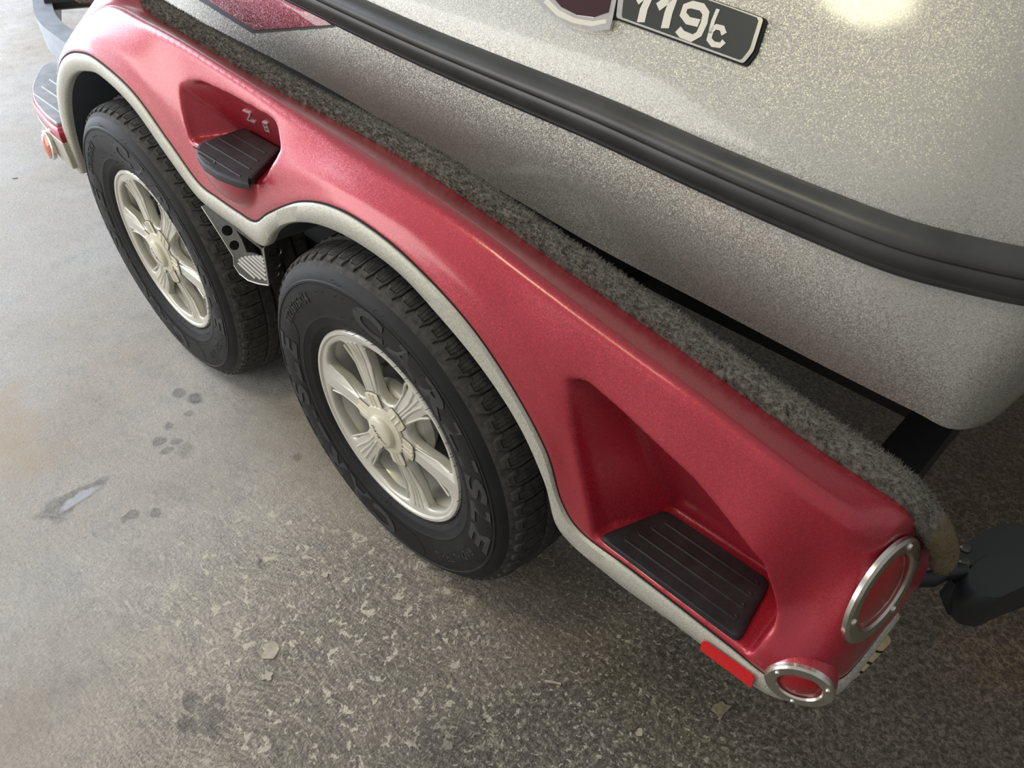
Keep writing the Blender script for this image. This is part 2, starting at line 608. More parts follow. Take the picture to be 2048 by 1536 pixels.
    wv.inputs['Scale'].default_value = 38
    wv.inputs['Distortion'].default_value = 14
    wv.inputs['Detail'].default_value = 4
    wv.inputs['Detail Scale'].default_value = 1.6
    L(P, wv.inputs['Vector'])
    h = math_('ADD', math_('MULTIPLY', math_('MULTIPLY', wv.outputs['Fac'], worn), 0.30), math_('MULTIPLY', pits.outputs['Fac'], 1.1))
    h = math_('ADD', h, math_('MULTIPLY', fine.outputs['Fac'], 0.5))
    h = math_('ADD', h, math_('MULTIPLY', math_('MULTIPLY', comb.outputs['Fac'], worn), 0.8))
    bp = nt.nodes.new('ShaderNodeBump')
    bp.inputs['Strength'].default_value = 0.55
    bp.inputs['Distance'].default_value = 0.006
    L(h, bp.inputs['Height'])
    L(bp.outputs[0], b.inputs['Normal'])
    L(ramp(mid.outputs['Fac'], [(0.3, 0.42), (0.7, 0.72)]), b.inputs['Roughness'])
    return m


M_FLOOR = floor_mat()

# ------------------------------------------------------------------ the setting
fl = Soup()
n = 24
fl.grid([[(-7 + 14 * i / n, -5 + 11 * j / n, 0) for j in range(n + 1)] for i in range(n + 1)])
floor = fl.build('floor', mat=M_FLOOR, fix=False)
fl2 = floor.data
if fl2.polygons[0].normal.z < 0:
    fl2.flip_normals()
floor['kind'] = 'structure'
floor['label'] = 'worn grey concrete garage slab with dark stains and pale paint flecks'

M_WALL = plain('painted_block_wall', (0.50, 0.49, 0.46), 0.8, noise=.08, nscale=3)
for nm, c, sz in (('wall_back', (0, 5.9, 1.5), (14, .2, 3)), ('wall_right', (6.9, .5, 1.5), (.2, 11, 3))):
    q = Soup()
    q.box(c, sz)
    w_ = q.build(nm, mat=M_WALL)
    w_['kind'] = 'structure'
    w_['label'] = 'plain painted garage wall beyond the boat'

# ------------------------------------------------------------------ trailer
TRAILER = thing('boat_trailer', 'tandem axle boat trailer with red fender and carpeted guide strip under the grey boat', 'trailer', (0, 0, 0))
WC_R, WC_F, ZC = 0.0, -0.826, 0.325          # axle positions, hub height


def lerp1(x, xs, ys):
    return float(np.interp(x, xs, ys))


RX = [-.90, -.67, -.56, -.40, -.245, -.07, .095, .21, .32, .44, .55, .61, .675, .705, .8]
RZ = [.850, .855, .851, .838, .824, .807, .797, .780, .752, .728, .713, .699, .685, .671, .63]
FX = [-.93, -.76, -.54, -.37, -.17, -.01, .134, .256, .386, .502, .578, .638, .704, .76, .8]
FZ = [.825, .812, .795, .783, .779, .770, .748, .729, .709, .691, .677, .667, .656, .644, .62]

cols = []      # L, U, M, R, F, I  (points), n (plan normal)


def pol(deg, r, y):
    a = math.radians(deg)
    return (WC_F + r * math.cos(a), y, ZC + r * math.sin(a))


for deg, rr, ry, rf in [(172, .443, .006, .455), (160, .443, .006, .465), (148, .443, .006, .478), (136, .445, .007, .500), (124, .450, .010, .520), (113, .462, .018, .532), (102, .484, .032, .535)]:
    cols.append(dict(L=pol(deg, .40, .004), U=pol(deg, .437, .004), R=pol(deg, rr, ry), F=pol(deg, rf, .12), I=pol(deg, rf - .01, .2), n=(0, -1)))
for L, U, rx in [
        ((-.826, .727), (-.826, .761), -.83), ((-.71, .699), (-.69, .735), -.69), ((-.61, .628), (-.59, .669), -.60), ((-.53, .577), (-.51, .614), -.525),
        ((-.46, .568), (-.44, .607), -.46), ((-.39, .567), (-.37, .606), -.395), ((-.305, .564), (-.315, .610), -.335), ((-.255, .612), (-.26, .647), -.27),
        ((-.21, .645), (-.20, .684), -.20), ((-.15, .675), (-.14, .715), -.13), ((-.08, .695), (-.07, .737), -.06), ((.0, .702), (.01, .743), .02),
        ((.09, .694), (.11, .728), .11), ((.17, .664), (.22, .685), .20), ((.25, .622), (.30, .626), .28), ((.32, .565), (.37, .546), .36),
        ((.37, .490), (.403, .466), .42), ((.402, .405), (.442, .432), .47), ((.50, .386), (.52, .431), .53), ((.60, .390), (.60, .429), .60), ((.68, .390), (.68, .426), .665)]:
    cols.append(dict(L=(L[0], .004, L[1]), U=(U[0], .004, U[1]), R=(rx, .06, lerp1(rx, RX, RZ)), F=(rx, .13, lerp1(rx, FX, FZ)),
                     I=(rx, .2, lerp1(rx, FX, FZ) - .028), n=(0, -1)))
# rear corner and rear face
cols.append(dict(L=(.735, .004, .390), U=(.735, .004, .425), N=(.735, .003, .470), M=(.724, .046, .538), R=(.722, .066, .668), F=(.732, .13, .652), I=(.732, .2, .625), n=(.05, -1)))
cols.append(dict(L=(.772, .022, .388), U=(.768, .022, .425), N=(.768, .020, .474), M=(.750, .050, .542), R=(.748, .076, .655), F=(.756, .13, .647), I=(.755, .2, .62), n=(.6, -.8)))
cols.append(dict(L=(.797, .058, .386), U=(.796, .058, .425), N=(.793, .054, .476), M=(.776, .056, .56), R=(.764, .095, .643), F=(.768, .135, .640), I=(.770, .2, .61), n=(.93, -.36)))
cols.append(dict(L=(.803, .10, .384), U=(.803, .10, .420), M=(.789, .10, .535), R=(.770, .115, .640), F=(.774, .14, .635), I=(.776, .2, .60), n=(.99, -.12)))
cols.append(dict(L=(.806, .212, .382), U=(.806, .212, .405), M=(.811, .212, .500), R=(.790, .212, .592), F=(.790, .214, .591), I=(.790, .217, .587), n=(1, 0)))
for c in cols:
    if 'M' not in c:
        U, R = c['U'], c['R']
        c['M'] = ((U[0] + R[0]) / 2, U[1] + (R[1] - U[1]) * .30, (U[2] + R[2]) / 2)
    if 'N' not in c:
        c['N'] = tuple(a * .55 + b * .45 for a, b in zip(c['U'], c['M']))
        c['N'] = (c['N'][0], c['U'][1] + (c['M'][1] - c['U'][1]) * .40, c['N'][2])

NS = 8
CV = {k: catmull([c[k] for c in cols], NS) for k in ('L', 'U', 'N', 'M', 'R', 'F', 'I')}
NORM = catmull([(c['n'][0], c['n'][1], 0) for c in cols], NS)
NORM /= np.linalg.norm(NORM, axis=1)[:, None]
rows = []
for i in range(len(CV['L'])):
    L, U, M, R, F, I = (CV[k][i] for k in ('L', 'U', 'M', 'R', 'F', 'I'))
    nrm = NORM[i]
    L0 = L * .72 + U * .28 - nrm * .004
    B = np.array([L0[0] if L0[0] < .79 else L0[0], .2, L0[2]])
    if L0[1] > .15:
        B = L0 + np.array([-.03, .002, 0])
    sec = [L0, L0 * .5 + U * .5 - nrm * .001, U - nrm * .002]
    d1, d2 = np.linalg.norm(M - R), np.linalg.norm(F - R)
    R1 = R + (M - R) * min(.25, .010 / max(d1, 1e-4))
    R2 = R + (F - R) * min(.25, .009 / max(d2, 1e-4))
    sec += list(catmull([U, CV['N'][i], M, R1], 5)[1:])
    sec.append(R2)
    for t in (.45, .72, 1.0):
        sec.append(R + (F - R) * t)
    sec += [F * .5 + I * .5, I]
    for t in (.25, .5, .75, 1.0):
        sec.append(I + (B - I) * t)
    for t in (.25, .5, .75):
        sec.append(B + (L0 - B) * t)
    rows.append(sec)
body = Soup()
body.grid(rows, close_v=True)
nv = len(rows[0])
body.f.append(tuple(range(nv)))
body.f.append(tuple((len(rows) - 1) * nv + k for k in reversed(range(nv))))
tmp = body.build('fender_blank')


def hull_of(points, name='cutter'):
    bm = bmesh.new()
    for p in points:
        bm.verts.new(p)
    r = bmesh.ops.convex_hull(bm, input=bm.verts)
    bmesh.ops.delete(bm, geom=list({g for g in r['geom_interior'] + r['geom_unused'] if isinstance(g, bmesh.types.BMVert)}), context='VERTS')
    bmesh.ops.recalc_face_normals(bm, faces=bm.faces)
    me = bpy.data.meshes.new(name)
    bm.to_mesh(me)
    bm.free()
    return put(name, me)


OUT = -.07
p2 = [(.372, OUT, .662), (.455, OUT, .440), (.700, OUT, .437), (.714, OUT, .47), (.716, OUT, .53), (.695, OUT, .570), (.62, OUT, .607), (.55, OUT, .638), (.45, OUT, .682), (.40, OUT, .684),
      (.380, .03, .660), (.466, .035, .440), (.705, .02, .437), (.714, .02, .50),
      (.512, .128, .437), (.700, .128, .437), (.702, .120, .50), (.66, .115, .575), (.430, .095, .610), (.400, .06, .660)]
p1 = [(-.548, OUT, .790), (-.500, OUT, .806), (-.44, OUT, .815), (-.30, OUT, .822), (-.225, OUT, .806), (-.205, OUT, .785), (-.225, OUT, .745), (-.270, OUT, .692), (-.515, OUT, .692),
      (-.545, .03, .785), (-.510, .03, .692), (-.468, .105, .692), (-.345, .105, .692), (-.272, .0, .692),
      (-.476, .055, .797), (-.40, .075, .795), (-.25, .08, .79), (-.225, .075, .76), (-.30, .10, .72)]
lump = Soup()
for k in range(9):
    pass
bm = bmesh.new()
bmesh.ops.create_uvsphere(bm, u_segments=32, v_segments=20, radius=1.0)
bm.transform(Matrix.Translation((-.375, .012, .690)) @ Matrix.Diagonal((.085, .034, .066, 1)))
me = bpy.data.meshes.new('lump')
bm.to_mesh(me)
bm.free()
lump = put('lump', me)
c1, c2 = hull_of(p1), hull_of(p2)
TURN = Euler((.47, .61, .83)).to_matrix().to_4x4()
for o in (tmp, lump, c1, c2):
    o.data.transform(TURN)
for tool, op in ((lump, 'UNION'), (c1, 'DIFFERENCE'), (c2, 'DIFFERENCE')):
    md = tmp.modifiers.new(op, 'BOOLEAN')
    md.operation = op
    md.object = tool
    md.solver = 'EXACT'
md = tmp.modifiers.new('remesh', 'REMESH')
md.mode = 'VOXEL'
md.voxel_size = 0.0021
md = tmp.modifiers.new('smooth', 'SMOOTH')
md.factor = 0.5
md.iterations = 62
fme = evaluated(tmp)
fme.transform(TURN.inverted())
for o in (tmp, lump, c1, c2):
    drop(o)
fme.name = 'fender'
FENDER = put('fender', fme, TRAILER, M_RED)
set_smooth(fme, 3.2)
fv = [v.co.copy() for v in fme.vertices]
F_BVH = BVHTree.FromPolygons(fv, [tuple(p.vertices) for p in fme.polygons])


def on(bvh, x, y):
    h = bvh.ray_cast(CAM_LOC, ray(x, y))
    return (h[0], h[1]) if h[0] is not None else (None, None)


# --- pale trim band along the lower edge, with its dark seam
tr = Soup()
seam = Soup()
trows, srows = [], []
for i in range(len(CV['L'])):
    L, U, nrm = CV['L'][i], CV['U'][i], NORM[i]
    up = (U - L) / np.linalg.norm(U - L)
    inn = -nrm
    hgt = np.linalg.norm(U - L)
    prof = [(.0, .014), (.0, .006), (.0012, .001), (.005, -.0025), (hgt * .5, -.0045), (hgt - .005, -.0035), (hgt - .0012, -.0005), (hgt, .008), (hgt * .5, .012), (.006, .014)]
    depth = 1.0
    trows.append([L + up * a + inn * (b * (depth if b > .02 else 1)) for a, b in prof])
    prof2 = [(hgt - .001, .010), (hgt - .001, .0015), (hgt + .0028, .0012), (hgt + .0030, .010)]
    srows.append([L + up * a + inn * b for a, b in prof2])
tr.grid(trows, close_v=True)
seam.grid(srows, close_v=True)
TRIM = tr.build('trim_strip', FENDER, M_TRIM, .7)
tag(TRIM, 'pale silver speckled band along the lower edge of the fender')
seam.build('trim_seam', FENDER, M_GAP, .7)

# --- dark liner of the wheel wells
ln = Soup()
NL = len(CV['L'])
lrows = []
for i in range(0, NL, 2):
    L = CV['L'][i]
    if L[0] > .77:
        break
    dn = L - CV['U'][i]
    dn[1] = 0
    dn /= np.linalg.norm(dn)
    q = [L + dn * k for k in (-.003, .004, .008, -.01)]
    lrows.append([(q[0][0], .010, q[0][2]), (q[1][0], .09, q[1][2]), (q[2][0], .207, q[2][2]), (q[3][0], .209, q[3][2])])
ln.grid(lrows)
# inner wall of the front well
wall = []
for deg in range(172, 58, -6):
    a = pol(deg, .405, .208)
    wall.append([a, (a[0], .208, max(.50, .2 + 0 * a[2])) if a[2] > .50 else a])
ln.grid(wall)
ln.build('wheel_well_liner', FENDER, M_LINER, .6, fix=False)

# --- step pads
def pad(name, poly, z, th, grooves, label):
    s = Soup()
    nP = len(poly)
    cx = sum(p[0] for p in poly) / nP
    cy = sum(p[1] for p in poly) / nP
    def ring(k, zz):
        out = []
        for x, y in poly:
            d = math.hypot(x - cx, y - cy)
            out.append((x - (x - cx) / d * k, y - (y - cy) / d * k, zz))
        return out
    s.grid([ring(0, z - th), ring(0, z - .003), ring(.001, z - .001), ring(.003, z), ring(.010, z)], close_v=True)
    b0 = 4 * nP
    s.f.append(tuple(b0 + k for k in range(nP)))
    o = s.build(name, FENDER, M_PAD, .6)
    g = Soup()
    for path in grooves:
        g.tube([(x, y, z) for x, y in path], .0022, 6, ry=.0009)
    r = g.build('pad_rib', FENDER, M_PAD, 1.2)
    tag(o, label)
    return o


def round_poly(pts, r, n=5):
    out = []
    m = len(pts)
    for i in range(m):
        p, a, b = Vector(pts[i]), Vector(pts[i - 1]), Vector(pts[(i + 1) % m])
        rr = r[i] if isinstance(r, (list, tuple)) else r
        u, v = (a - p).normalized(), (b - p).normalized()
        rr = min(rr, (a - p).length * .45, (b - p).length * .45)
        p0, p1 = p + u * rr, p + v * rr
        for k in range(n + 1):
            t = k / n
            q = p0 * (1 - t) ** 2 + p * 2 * t * (1 - t) + p1 * t ** 2
            out.append((q.x, q.y))
    return out


big = round_poly([(.468, .010), (.688, .010), (.672, .110), (.505, .110)], .012)
gr = []
for k, y in enumerate((.030, .050, .070, .090)):
    x0, x1 = .487 + (y - .01) * .37, .672 - (y - .01) * .12
    gr.append([(x1 - .004, y + .006), (x1, y + .003), (x1 - .002, y), (x0 + .004, y), (x0, y + .003), (x0 + .003, y + .006)])
pad('step_pad', big, .446, .012, gr, 'large black ribbed rubber pad on the rear step')
dp = [(-.468, .012), (-.466, .100), (-.345, .100), (-.278, .008), (-.283, .000), (-.268, -.008)]
arc = [(-.268, -.008), (-.300, -.021), (-.340, -.028), (-.385, -.027), (-.425, -.017), (-.455, -.001), (-.468, .012)]
dpoly = [(-.466, .099), (-.346, .099), (-.283, .006), (-.287, .001), (-.270, -.010)] + arc[1:]
gr = []
for y in (-.005, .020, .045, .070):
    x0, x1 = -.458, -.302 - max(0, y) * .62
    gr.append([(x0, y), ((x0 + x1) / 2, y), (x1, y)])
gr.append([(-.43, -.012), (-.38, -.016), (-.372, -.012), (-.38, -.008)])
pad('step_pad', dpoly, .704, .012, gr, 'small black half-round rubber pad on the front step pocket')

# --- chrome letters on the wall of the small pocket
def letter_quads(pxpath, width, name):
    s = Soup()
    for seg in pxpath:
        pts = []
        for x, y in seg:
            h, nn = on(F_BVH, x, y)
            pts.append((h, nn))
        for (a, na), (b, nb) in zip(pts[:-1], pts[1:]):
            t = (b - a).normalized()
            nrm = (na + nb).normalized()
            if nrm.dot(CAM_LOC - a) < 0:
                nrm = -nrm
            M = Matrix((t, nrm.cross(t).normalized(), nrm)).transposed()
            s.box((a + b) / 2 + nrm * .0008, ((b - a).length + width * .6, width, .004), M)
    o = s.build(name, FENDER, M_BAR)
    return o


tag(letter_quads([[(488, 220), (502, 226), (497, 238), (511, 244)]], .0024, 'chrome_letter'), 'chrome letter on the wall of the step pocket')
tag(letter_quads([[(527, 243), (535, 247), (541, 262), (533, 260), (527, 243)], [(530, 252), (538, 255)]], .0020, 'chrome_letter'), 'chrome numeral on the wall of the step pocket')

# --- lamps
def disc_frame(c, nrm, up=(0, 0, 1)):
    nrm = Vector(nrm).normalized()
    u = Vector(up).cross(nrm).normalized()
    v = nrm.cross(u)
    return lambda r, a, d: Vector(c) + u * (r * math.cos(a)) + v * (r * math.sin(a)) + nrm * d


def lamp(prefix, c, nrm, R, r, lmat, screws, lens_label):
    fr = disc_frame(c, nrm)
    s = Soup()
    s.lathe([(r * .98, -.010), (r * .98, .001), (r * 1.04, .0035), (r * 1.15, .004), (R * .95, .0035), (R, .0008), (R, -.004)], 56, fr)
    o = s.build(prefix + '_bezel', FENDER, M_CHROME, .5)
    tag(o, lens_label[0])
    s = Soup()
    s.lathe([(r * .97, -.010), (r * .97, -.004), (r * .9, -.001), (r * .7, .002), (r * .4, .004), (.0005, .0045)], 48, fr)
    o = s.build(prefix + '_lens', FENDER, lmat, .6)
    tag(o, lens_label[1])
    for a in screws:
        s = Soup()
        p = fr((R + r) / 2, a, .0036)
        f2 = disc_frame(p, nrm)
        q = min(1.0, R / .06)
        s.lathe([(.0046 * q, -.003), (.0046 * q, .001), (.0033 * q, .0024), (.0004, .003)], 12, f2)
        s.build('screw', FENDER, M_CHROME, .6)


smp = []
for x, y in ((1795, 1110), (1745, 1150), (1722, 1215), (1735, 1265), (1800, 1165), (1775, 1225), (1765, 1180), (1825, 1120)):
    h, n_ = on(F_BVH, x, y)
    if h is not None:
        smp.append(h)
A_ = np.array(smp)
cen = A_.mean(0)
TL_N = Vector(np.linalg.svd(A_ - cen)[2][2])
if TL_N.x < 0:
    TL_N = -TL_N
d_ = ray(1759, 1178)
hc = CAM_LOC + d_ * ((Vector(cen) - CAM_LOC).dot(TL_N) / d_.dot(TL_N))
print('tail light', hc, TL_N, max(abs((Vector(q) - hc).dot(TL_N)) for q in smp))
lamp('tail_light', hc + TL_N * .004, TL_N, .068, .049, M_LENS, [math.radians(a) for a in (60, 180, 300)],
     ('round polished ring of the tail light', 'large red round tail light lens'))
ML_N = Vector((.37, -.93, -.02)).normalized()
ML_C = at(1600, 1363, 1, .0145)
lamp('marker_light', ML_C + ML_N * .005, ML_N, .039, .025, M_LENS, [math.radians(a) for a in (30, 150, 270)],
     ('small polished ring of the corner marker lamp', 'small red domed corner marker lens'))
mb = Soup()
frm = disc_frame(ML_C, ML_N)
mb.lathe([(.0005, -.030), (.041, -.030), (.0395, -.004), (.0380, .0030), (.02, .0030)], 40, frm)
mb.build('lamp_socket', FENDER, M_RED, .7)

# --- red reflector strip on the trim
rf = Soup()
rf.prism(round_poly([(.651, .397), (.724, .400), (.722, .4225), (.650, .417)], .003, 3), 0, .0035, lambda u, v, d: (u, -.0035 - d, v))
tag(rf.build('reflector', FENDER, M_REFL), 'red reflective rectangle stuck on the pale trim band')

# --- bent steel plate between the wheels
def pl_(c, axis, val):
    p = at(350 + c[0] / 3.84, 350 + c[1] / 3.84, axis, val)
    return (p.x, p.z) if axis == 1 else (p.y, p.z)


lp = [(205, 238), (250, 220), (480, 400), (668, 555), (678, 562), (720, 845), (640, 832), (565, 806), (500, 755), (460, 695), (450, 630), (300, 385)]
lp_outer = [pl_(c, 1, .006) for c in lp]
cut = [pl_(c, 1, .006) for c in ((470, 418), (660, 566), (680, 628), (605, 598), (556, 592), (518, 495))]
def ell(cx, cy, ax, ay, axis, val, rot=0.0):
    return [pl_((cx + ax * math.cos(t) * math.cos(rot) - ay * math.sin(t) * math.sin(rot), cy + ax * math.cos(t) * math.sin(rot) + ay * math.sin(t) * math.cos(rot)), axis, val)
            for t in (2 * PI * k / 22 for k in range(22))]
holes = [cut, ell(405, 425, 44, 40, 1, .006, .6), ell(460, 538, 38, 38, 1, .006)]
vs, fs = plate2d(lp_outer, holes, .0013)
bk = Soup()
bk.add([(v.x, .006 + v.z, v.y) for v in vs], fs)
XR = -.3035
rp = [(680, 562), (722, 845), (790, 812), (822, 720), (838, 640), (862, 540), (905, 400), (840, 420), (760, 480)]
r_holes = [ell(768, 594, 50, 36, 0, XR, -.5), ell(778, 690, 34, 22, 0, XR, -.6), ell(770, 764, 30, 19, 0, XR, -.6)]
vs, fs = plate2d([pl_(c, 0, XR) for c in rp], r_holes, .0013)
bk.add([(XR + v.z, v.x, v.y) for v in vs], fs)
MUD = bk.build('mud_plate', FENDER, M_STEEL)
tag(MUD, 'bent stainless plate with round holes between the two wheels')
for a, b in (((490, 672), (618, 790)), ((493, 646), (662, 798)), ((512, 632), (704, 806)), ((540, 624), (703, 772)), ((568, 620), (698, 738)), ((597, 617), (694, 706)), ((626, 616), (688, 674)), ((652, 620), (683, 648))):
    q = Soup()
    w = 4.2
    q.prism([pl_(c, 1, .004) for c in ((a[0] - w, a[1] + w), (a[0] + w, a[1] - w), (b[0] + w, b[1] - w), (b[0] - w, b[1] + w))], .0022, .0050, lambda u, v, d: (u, d, v))
    bar = q.build('plate_bar', TRAILER if False else FENDER, M_BAR)
    tag(bar, 'bright slanting bar on the plate')
q = Soup()
edge_px = [(450, 625), (456, 692), (498, 757), (564, 808), (640, 834), (720, 846), (700, 710), (678, 562)]
q.tube([Vector((pl_(c, 1, .005)[0], .0045, pl_(c, 1, .005)[1])) for c in edge_px], .0013, 6)
q.tube([Vector((pl_(c, 1, .005)[0], .0045, pl_(c, 1, .005)[1])) for c in ((205, 240), (300, 386), (450, 625))], .0009, 6)
tag(q.build('plate_edge', FENDER, M_BAR), 'bright polished edge of the plate')

# --- front step ahead of the front wheel
fs_ = Soup()
zt = .500
topo = [(-1.225, -.012), (-1.30, -.010), (-1.44, .008), (-1.55, .046), (-1.66, .108), (-1.72, .150), (-1.72, .23), (-1.225, .23)]
def inset(poly, k):
    nP = len(poly)
    cx = sum(p[0] for p in poly) / nP
    cy = sum(p[1] for p in poly) / nP
    return [(x - (x - cx) * k, y - (y - cy) * k) for x, y in poly]
topo = round_poly(topo, [.004, .05, .05, .05, .04, .04, .01, .01], 4)
fs_.grid([[(x, y, .46) for x, y in inset(topo, .05)], [(x, y, .468) for x, y in topo], [(x, y, .485) for x, y in topo], [(x, y, .494) for x, y in inset(topo, .015)], [(x, y, .499) for x, y in inset(topo, .05)]], close_v=True)
k0 = 4 * len(topo)
fs_.f.append(tuple(k0 + i for i in range(len(topo))))
fs_.build('front_step', FENDER, M_RED, .7)
tb = Soup()
tb.grid([[(x, y, .392) for x, y in inset(topo, .05)], [(x, y, .40) for x, y in inset(topo, -.0)], [(x, y, .460) for x, y in inset(topo, -.006)], [(x, y, .466) for x, y in inset(topo, -.006)], [(x, y, .468) for x, y in inset(topo, .03)]], close_v=True)
tb.build('front_step_trim', FENDER, M_TRIM, .7)
fp = Soup()
pp = inset(topo, .10)
pp = [(min(x, -1.235), y) for x, y in pp]
fp.grid([[(x, y, .495) for x, y in pp], [(x, y, .505) for x, y in pp], [(x, y, .507) for x, y in inset(pp, .03)]], close_v=True)
fp.f.append(tuple(2 * len(pp) + i for i in range(len(pp))))
for k in range(5):
    y = .035 + k * .034
    x0 = -1.48 - k * .035
    fp.tube([(x0, y, .507), (x0 + .15, y - .002, .508), (-1.24 - .01 * k, y - .004, .507)], .0035, 6)
tag(fp.build('front_step_pad', FENDER, plain('grey_step_pad', (0.42, 0.46, 0.50), 0.35, noise=.2, nscale=30), .5), 'blue grey ribbed pad on the front step')
lampc = Vector((-1.335, -.014, .428))
fr = disc_frame(lampc, (-.05, -1, .15))
s = Soup()
s.lathe([(.036, -.004), (.038, .006), (.033, .008)], 30, fr)
s.build('amber_light_bezel', FENDER, M_CHROME, .6)
s = Soup()
s.lathe([(.033, .0), (.033, .007), (.026, .012), (.012, .015), (.0005, .016)], 30, fr)
tag(s.build('amber_light_lens', FENDER, M_AMBER, .6), 'small amber round lamp on the side of the front step')

# --- carpeted guide strip along the inner top edge
xs = np.concatenate([np.linspace(-1.02, .70, 60), [.73, .752]])
cpath = [(x, .168 if x < .6 else .168 + (x - .6) * .03, lerp1(x, FX, FZ) - .013) for x in xs]
cpath = [(-1.25, .168, .765), (-1.15, .168, .785)] + cpath + [(.776, .176, .618), (.797, .184, .596), (.812, .191, .570), (.819, .195, .550)]
cpath = catmull(cpath, 3)
HW, HH = .030, .019
NC = 22
crow = []
jit = RNG.normal(0, 1, (len(cpath), NC))
normals = []
for i, p in enumerate(cpath):
    t = cpath[min(i + 1, len(cpath) - 1)] - cpath[max(i - 1, 0)]
    t = t / np.linalg.norm(t)
    side = np.array([0, 1.0, -.28])
    side -= t * side.dot(t)
    side /= np.linalg.norm(side)
    upv = np.cross(t, side) * -1
    if i < len(cpath) - 24 and upv[2] < 0:
        upv = -upv
    if i >= len(cpath) - 24 and upv.dot(normals[-1][1]) < 0:
        upv = -upv
    normals.append((side, upv))
    ring = []
    for k in range(NC):
        a = 2 * PI * k / NC
        ca, sa = math.cos(a), math.sin(a)
        e = .75
        wn = 1 - .30 * min(1, max(0, (p[0] - .72) / .09))
        r = wn * side * (HW * math.copysign(abs(ca) ** e, ca)) + wn * upv * (HH * math.copysign(abs(sa) ** e, sa))
        ring.append(p + r * (1 + .03 * jit[i, k]))
    crow.append(ring)
cp = Soup()
cp.grid(crow, close_v=True)
cp.f.append(tuple(range(NC)))
cp.f.append(tuple((len(crow) - 1) * NC + k for k in reversed(range(NC))))
GUIDE = cp.build('guide_strip', TRAILER, M_CARPET, 3.2)
tag(GUIDE, 'grey carpet covered guide strip with a worn brown rear end')
# pile of the carpet
CR = np.array(crow)
NB = 52000
iu = RNG.uniform(0, len(cpath) - 1.001, NB)
iv = RNG.uniform(0, NC, NB)
i0 = iu.astype(int); fu = (iu - i0)[:, None]
j0 = iv.astype(int) % NC; j1 = (j0 + 1) % NC; fvv = (iv - iv.astype(int))[:, None]
base = (CR[i0, j0] * (1 - fvv) + CR[i0, j1] * fvv) * (1 - fu) + (CR[i0 + 1, j0] * (1 - fvv) + CR[i0 + 1, j1] * fvv) * fu
cen = np.array(cpath)[i0] * (1 - fu) + np.array(cpath)[i0 + 1] * fu
nrm = base - cen
nrm /= np.linalg.norm(nrm, axis=1)[:, None]
# tufts lean together in small clumps
ph = base * 190
lean = np.stack([np.sin(ph[:, 0] * 1.3 + 2 * np.sin(ph[:, 1])), np.sin(ph[:, 1] * 1.7 + 1.5 * np.sin(ph[:, 0] * .7)), np.sin(ph[:, 2] * 1.5 + ph[:, 0])], 1)
dirn = nrm + .40 * lean + RNG.normal(0, .45, (NB, 3))
dirn /= np.linalg.norm(dirn, axis=1)[:, None]
wd = np.cross(dirn, RNG.normal(0, 1, (NB, 3)))
wd /= np.linalg.norm(wd, axis=1)[:, None]
ln_ = RNG.uniform(.003, .0072, NB)[:, None]
fade = np.clip((.80 - base[:, 0:1]) / .02, .35, 1)
ln_ = ln_ * fade
hw = .00075
V = np.empty((NB * 3, 3))
V[0::3] = base - wd * hw - nrm * .001
V[1::3] = base + wd * hw - nrm * .001
V[2::3] = base + dirn * ln_
me = bpy.data.meshes.new('carpet_pile')
me.vertices.add(NB * 3)
me.vertices.foreach_set('co', V.ravel())
me.loops.add(NB * 3)
me.loops.foreach_set('vertex_index', np.arange(NB * 3))
me.polygons.add(NB)
me.polygons.foreach_set('loop_start', np.arange(NB) * 3)
me.polygons.foreach_set('loop_total', np.full(NB, 3))
me.update()
pile = put('carpet_pile', me, GUIDE, M_CARPET)
pile['kind'] = 'stuff'

# --- black steel frame seen in the gap between fender and hull
fr_ = Soup()
fr_.box((-.83, .706, .378), (3.11, .09, .096))
FRAME = fr_.build('frame_rail', TRAILER, M_DARK)
def cross(x0, x1, z=.375, h=.07, y0=.205, y1=.68):
    s = Soup()
    s.box(((x0 + x1) / 2, (y0 + y1) / 2, z), (x1 - x0, y1 - y0, h))
    return s.build('cross_member', TRAILER, M_DARK)
cross(.658, .725)
cross(-.17, .06)
cross(-.63, -.47)
ax = Soup()
for xc in (WC_R, WC_F):
    a = Soup()
    a.tube([(xc, .10, ZC), (xc, 1.2, ZC)], .03, 16)
    a.build('axle', TRAILER, M_DARK, .8)

# --- bent tongue tube at the far front
tg = Soup()
tp = [at(86, -60, 2, .55), at(84, 0, 2, .55), at(96, 38, 2, .55), at(140, 74, 2, .55), at(200, 112, 2, .55)]
tp = [Vector(p) for p in catmull(tp, 5)]
rows_t = []
for i, p in enumerate(tp):
    t = (tp[min(i + 1, len(tp) - 1)] - tp[max(i - 1, 0)]).normalized()
    sd = t.cross(Vector((0, 0, 1))).normalized()
    rows_t.append([p + sd * .028 + Vector((0, 0, 0)), p - sd * .028, p - sd * .028 + Vector((0, 0, -.09)), p + sd * .028 + Vector((0, 0, -.09))])
tg.grid(rows_t, close_v=True)
tag(tg.build('tongue_tube', TRAILER, M_GALV), 'blue grey bent steel tube ahead of the fender')
s = Soup()
s.tube([at(92, 2, 2, .55), at(190, -6, 2, .55)], .03, 8)
s.build('tongue_brace', TRAILER, M_DARK)

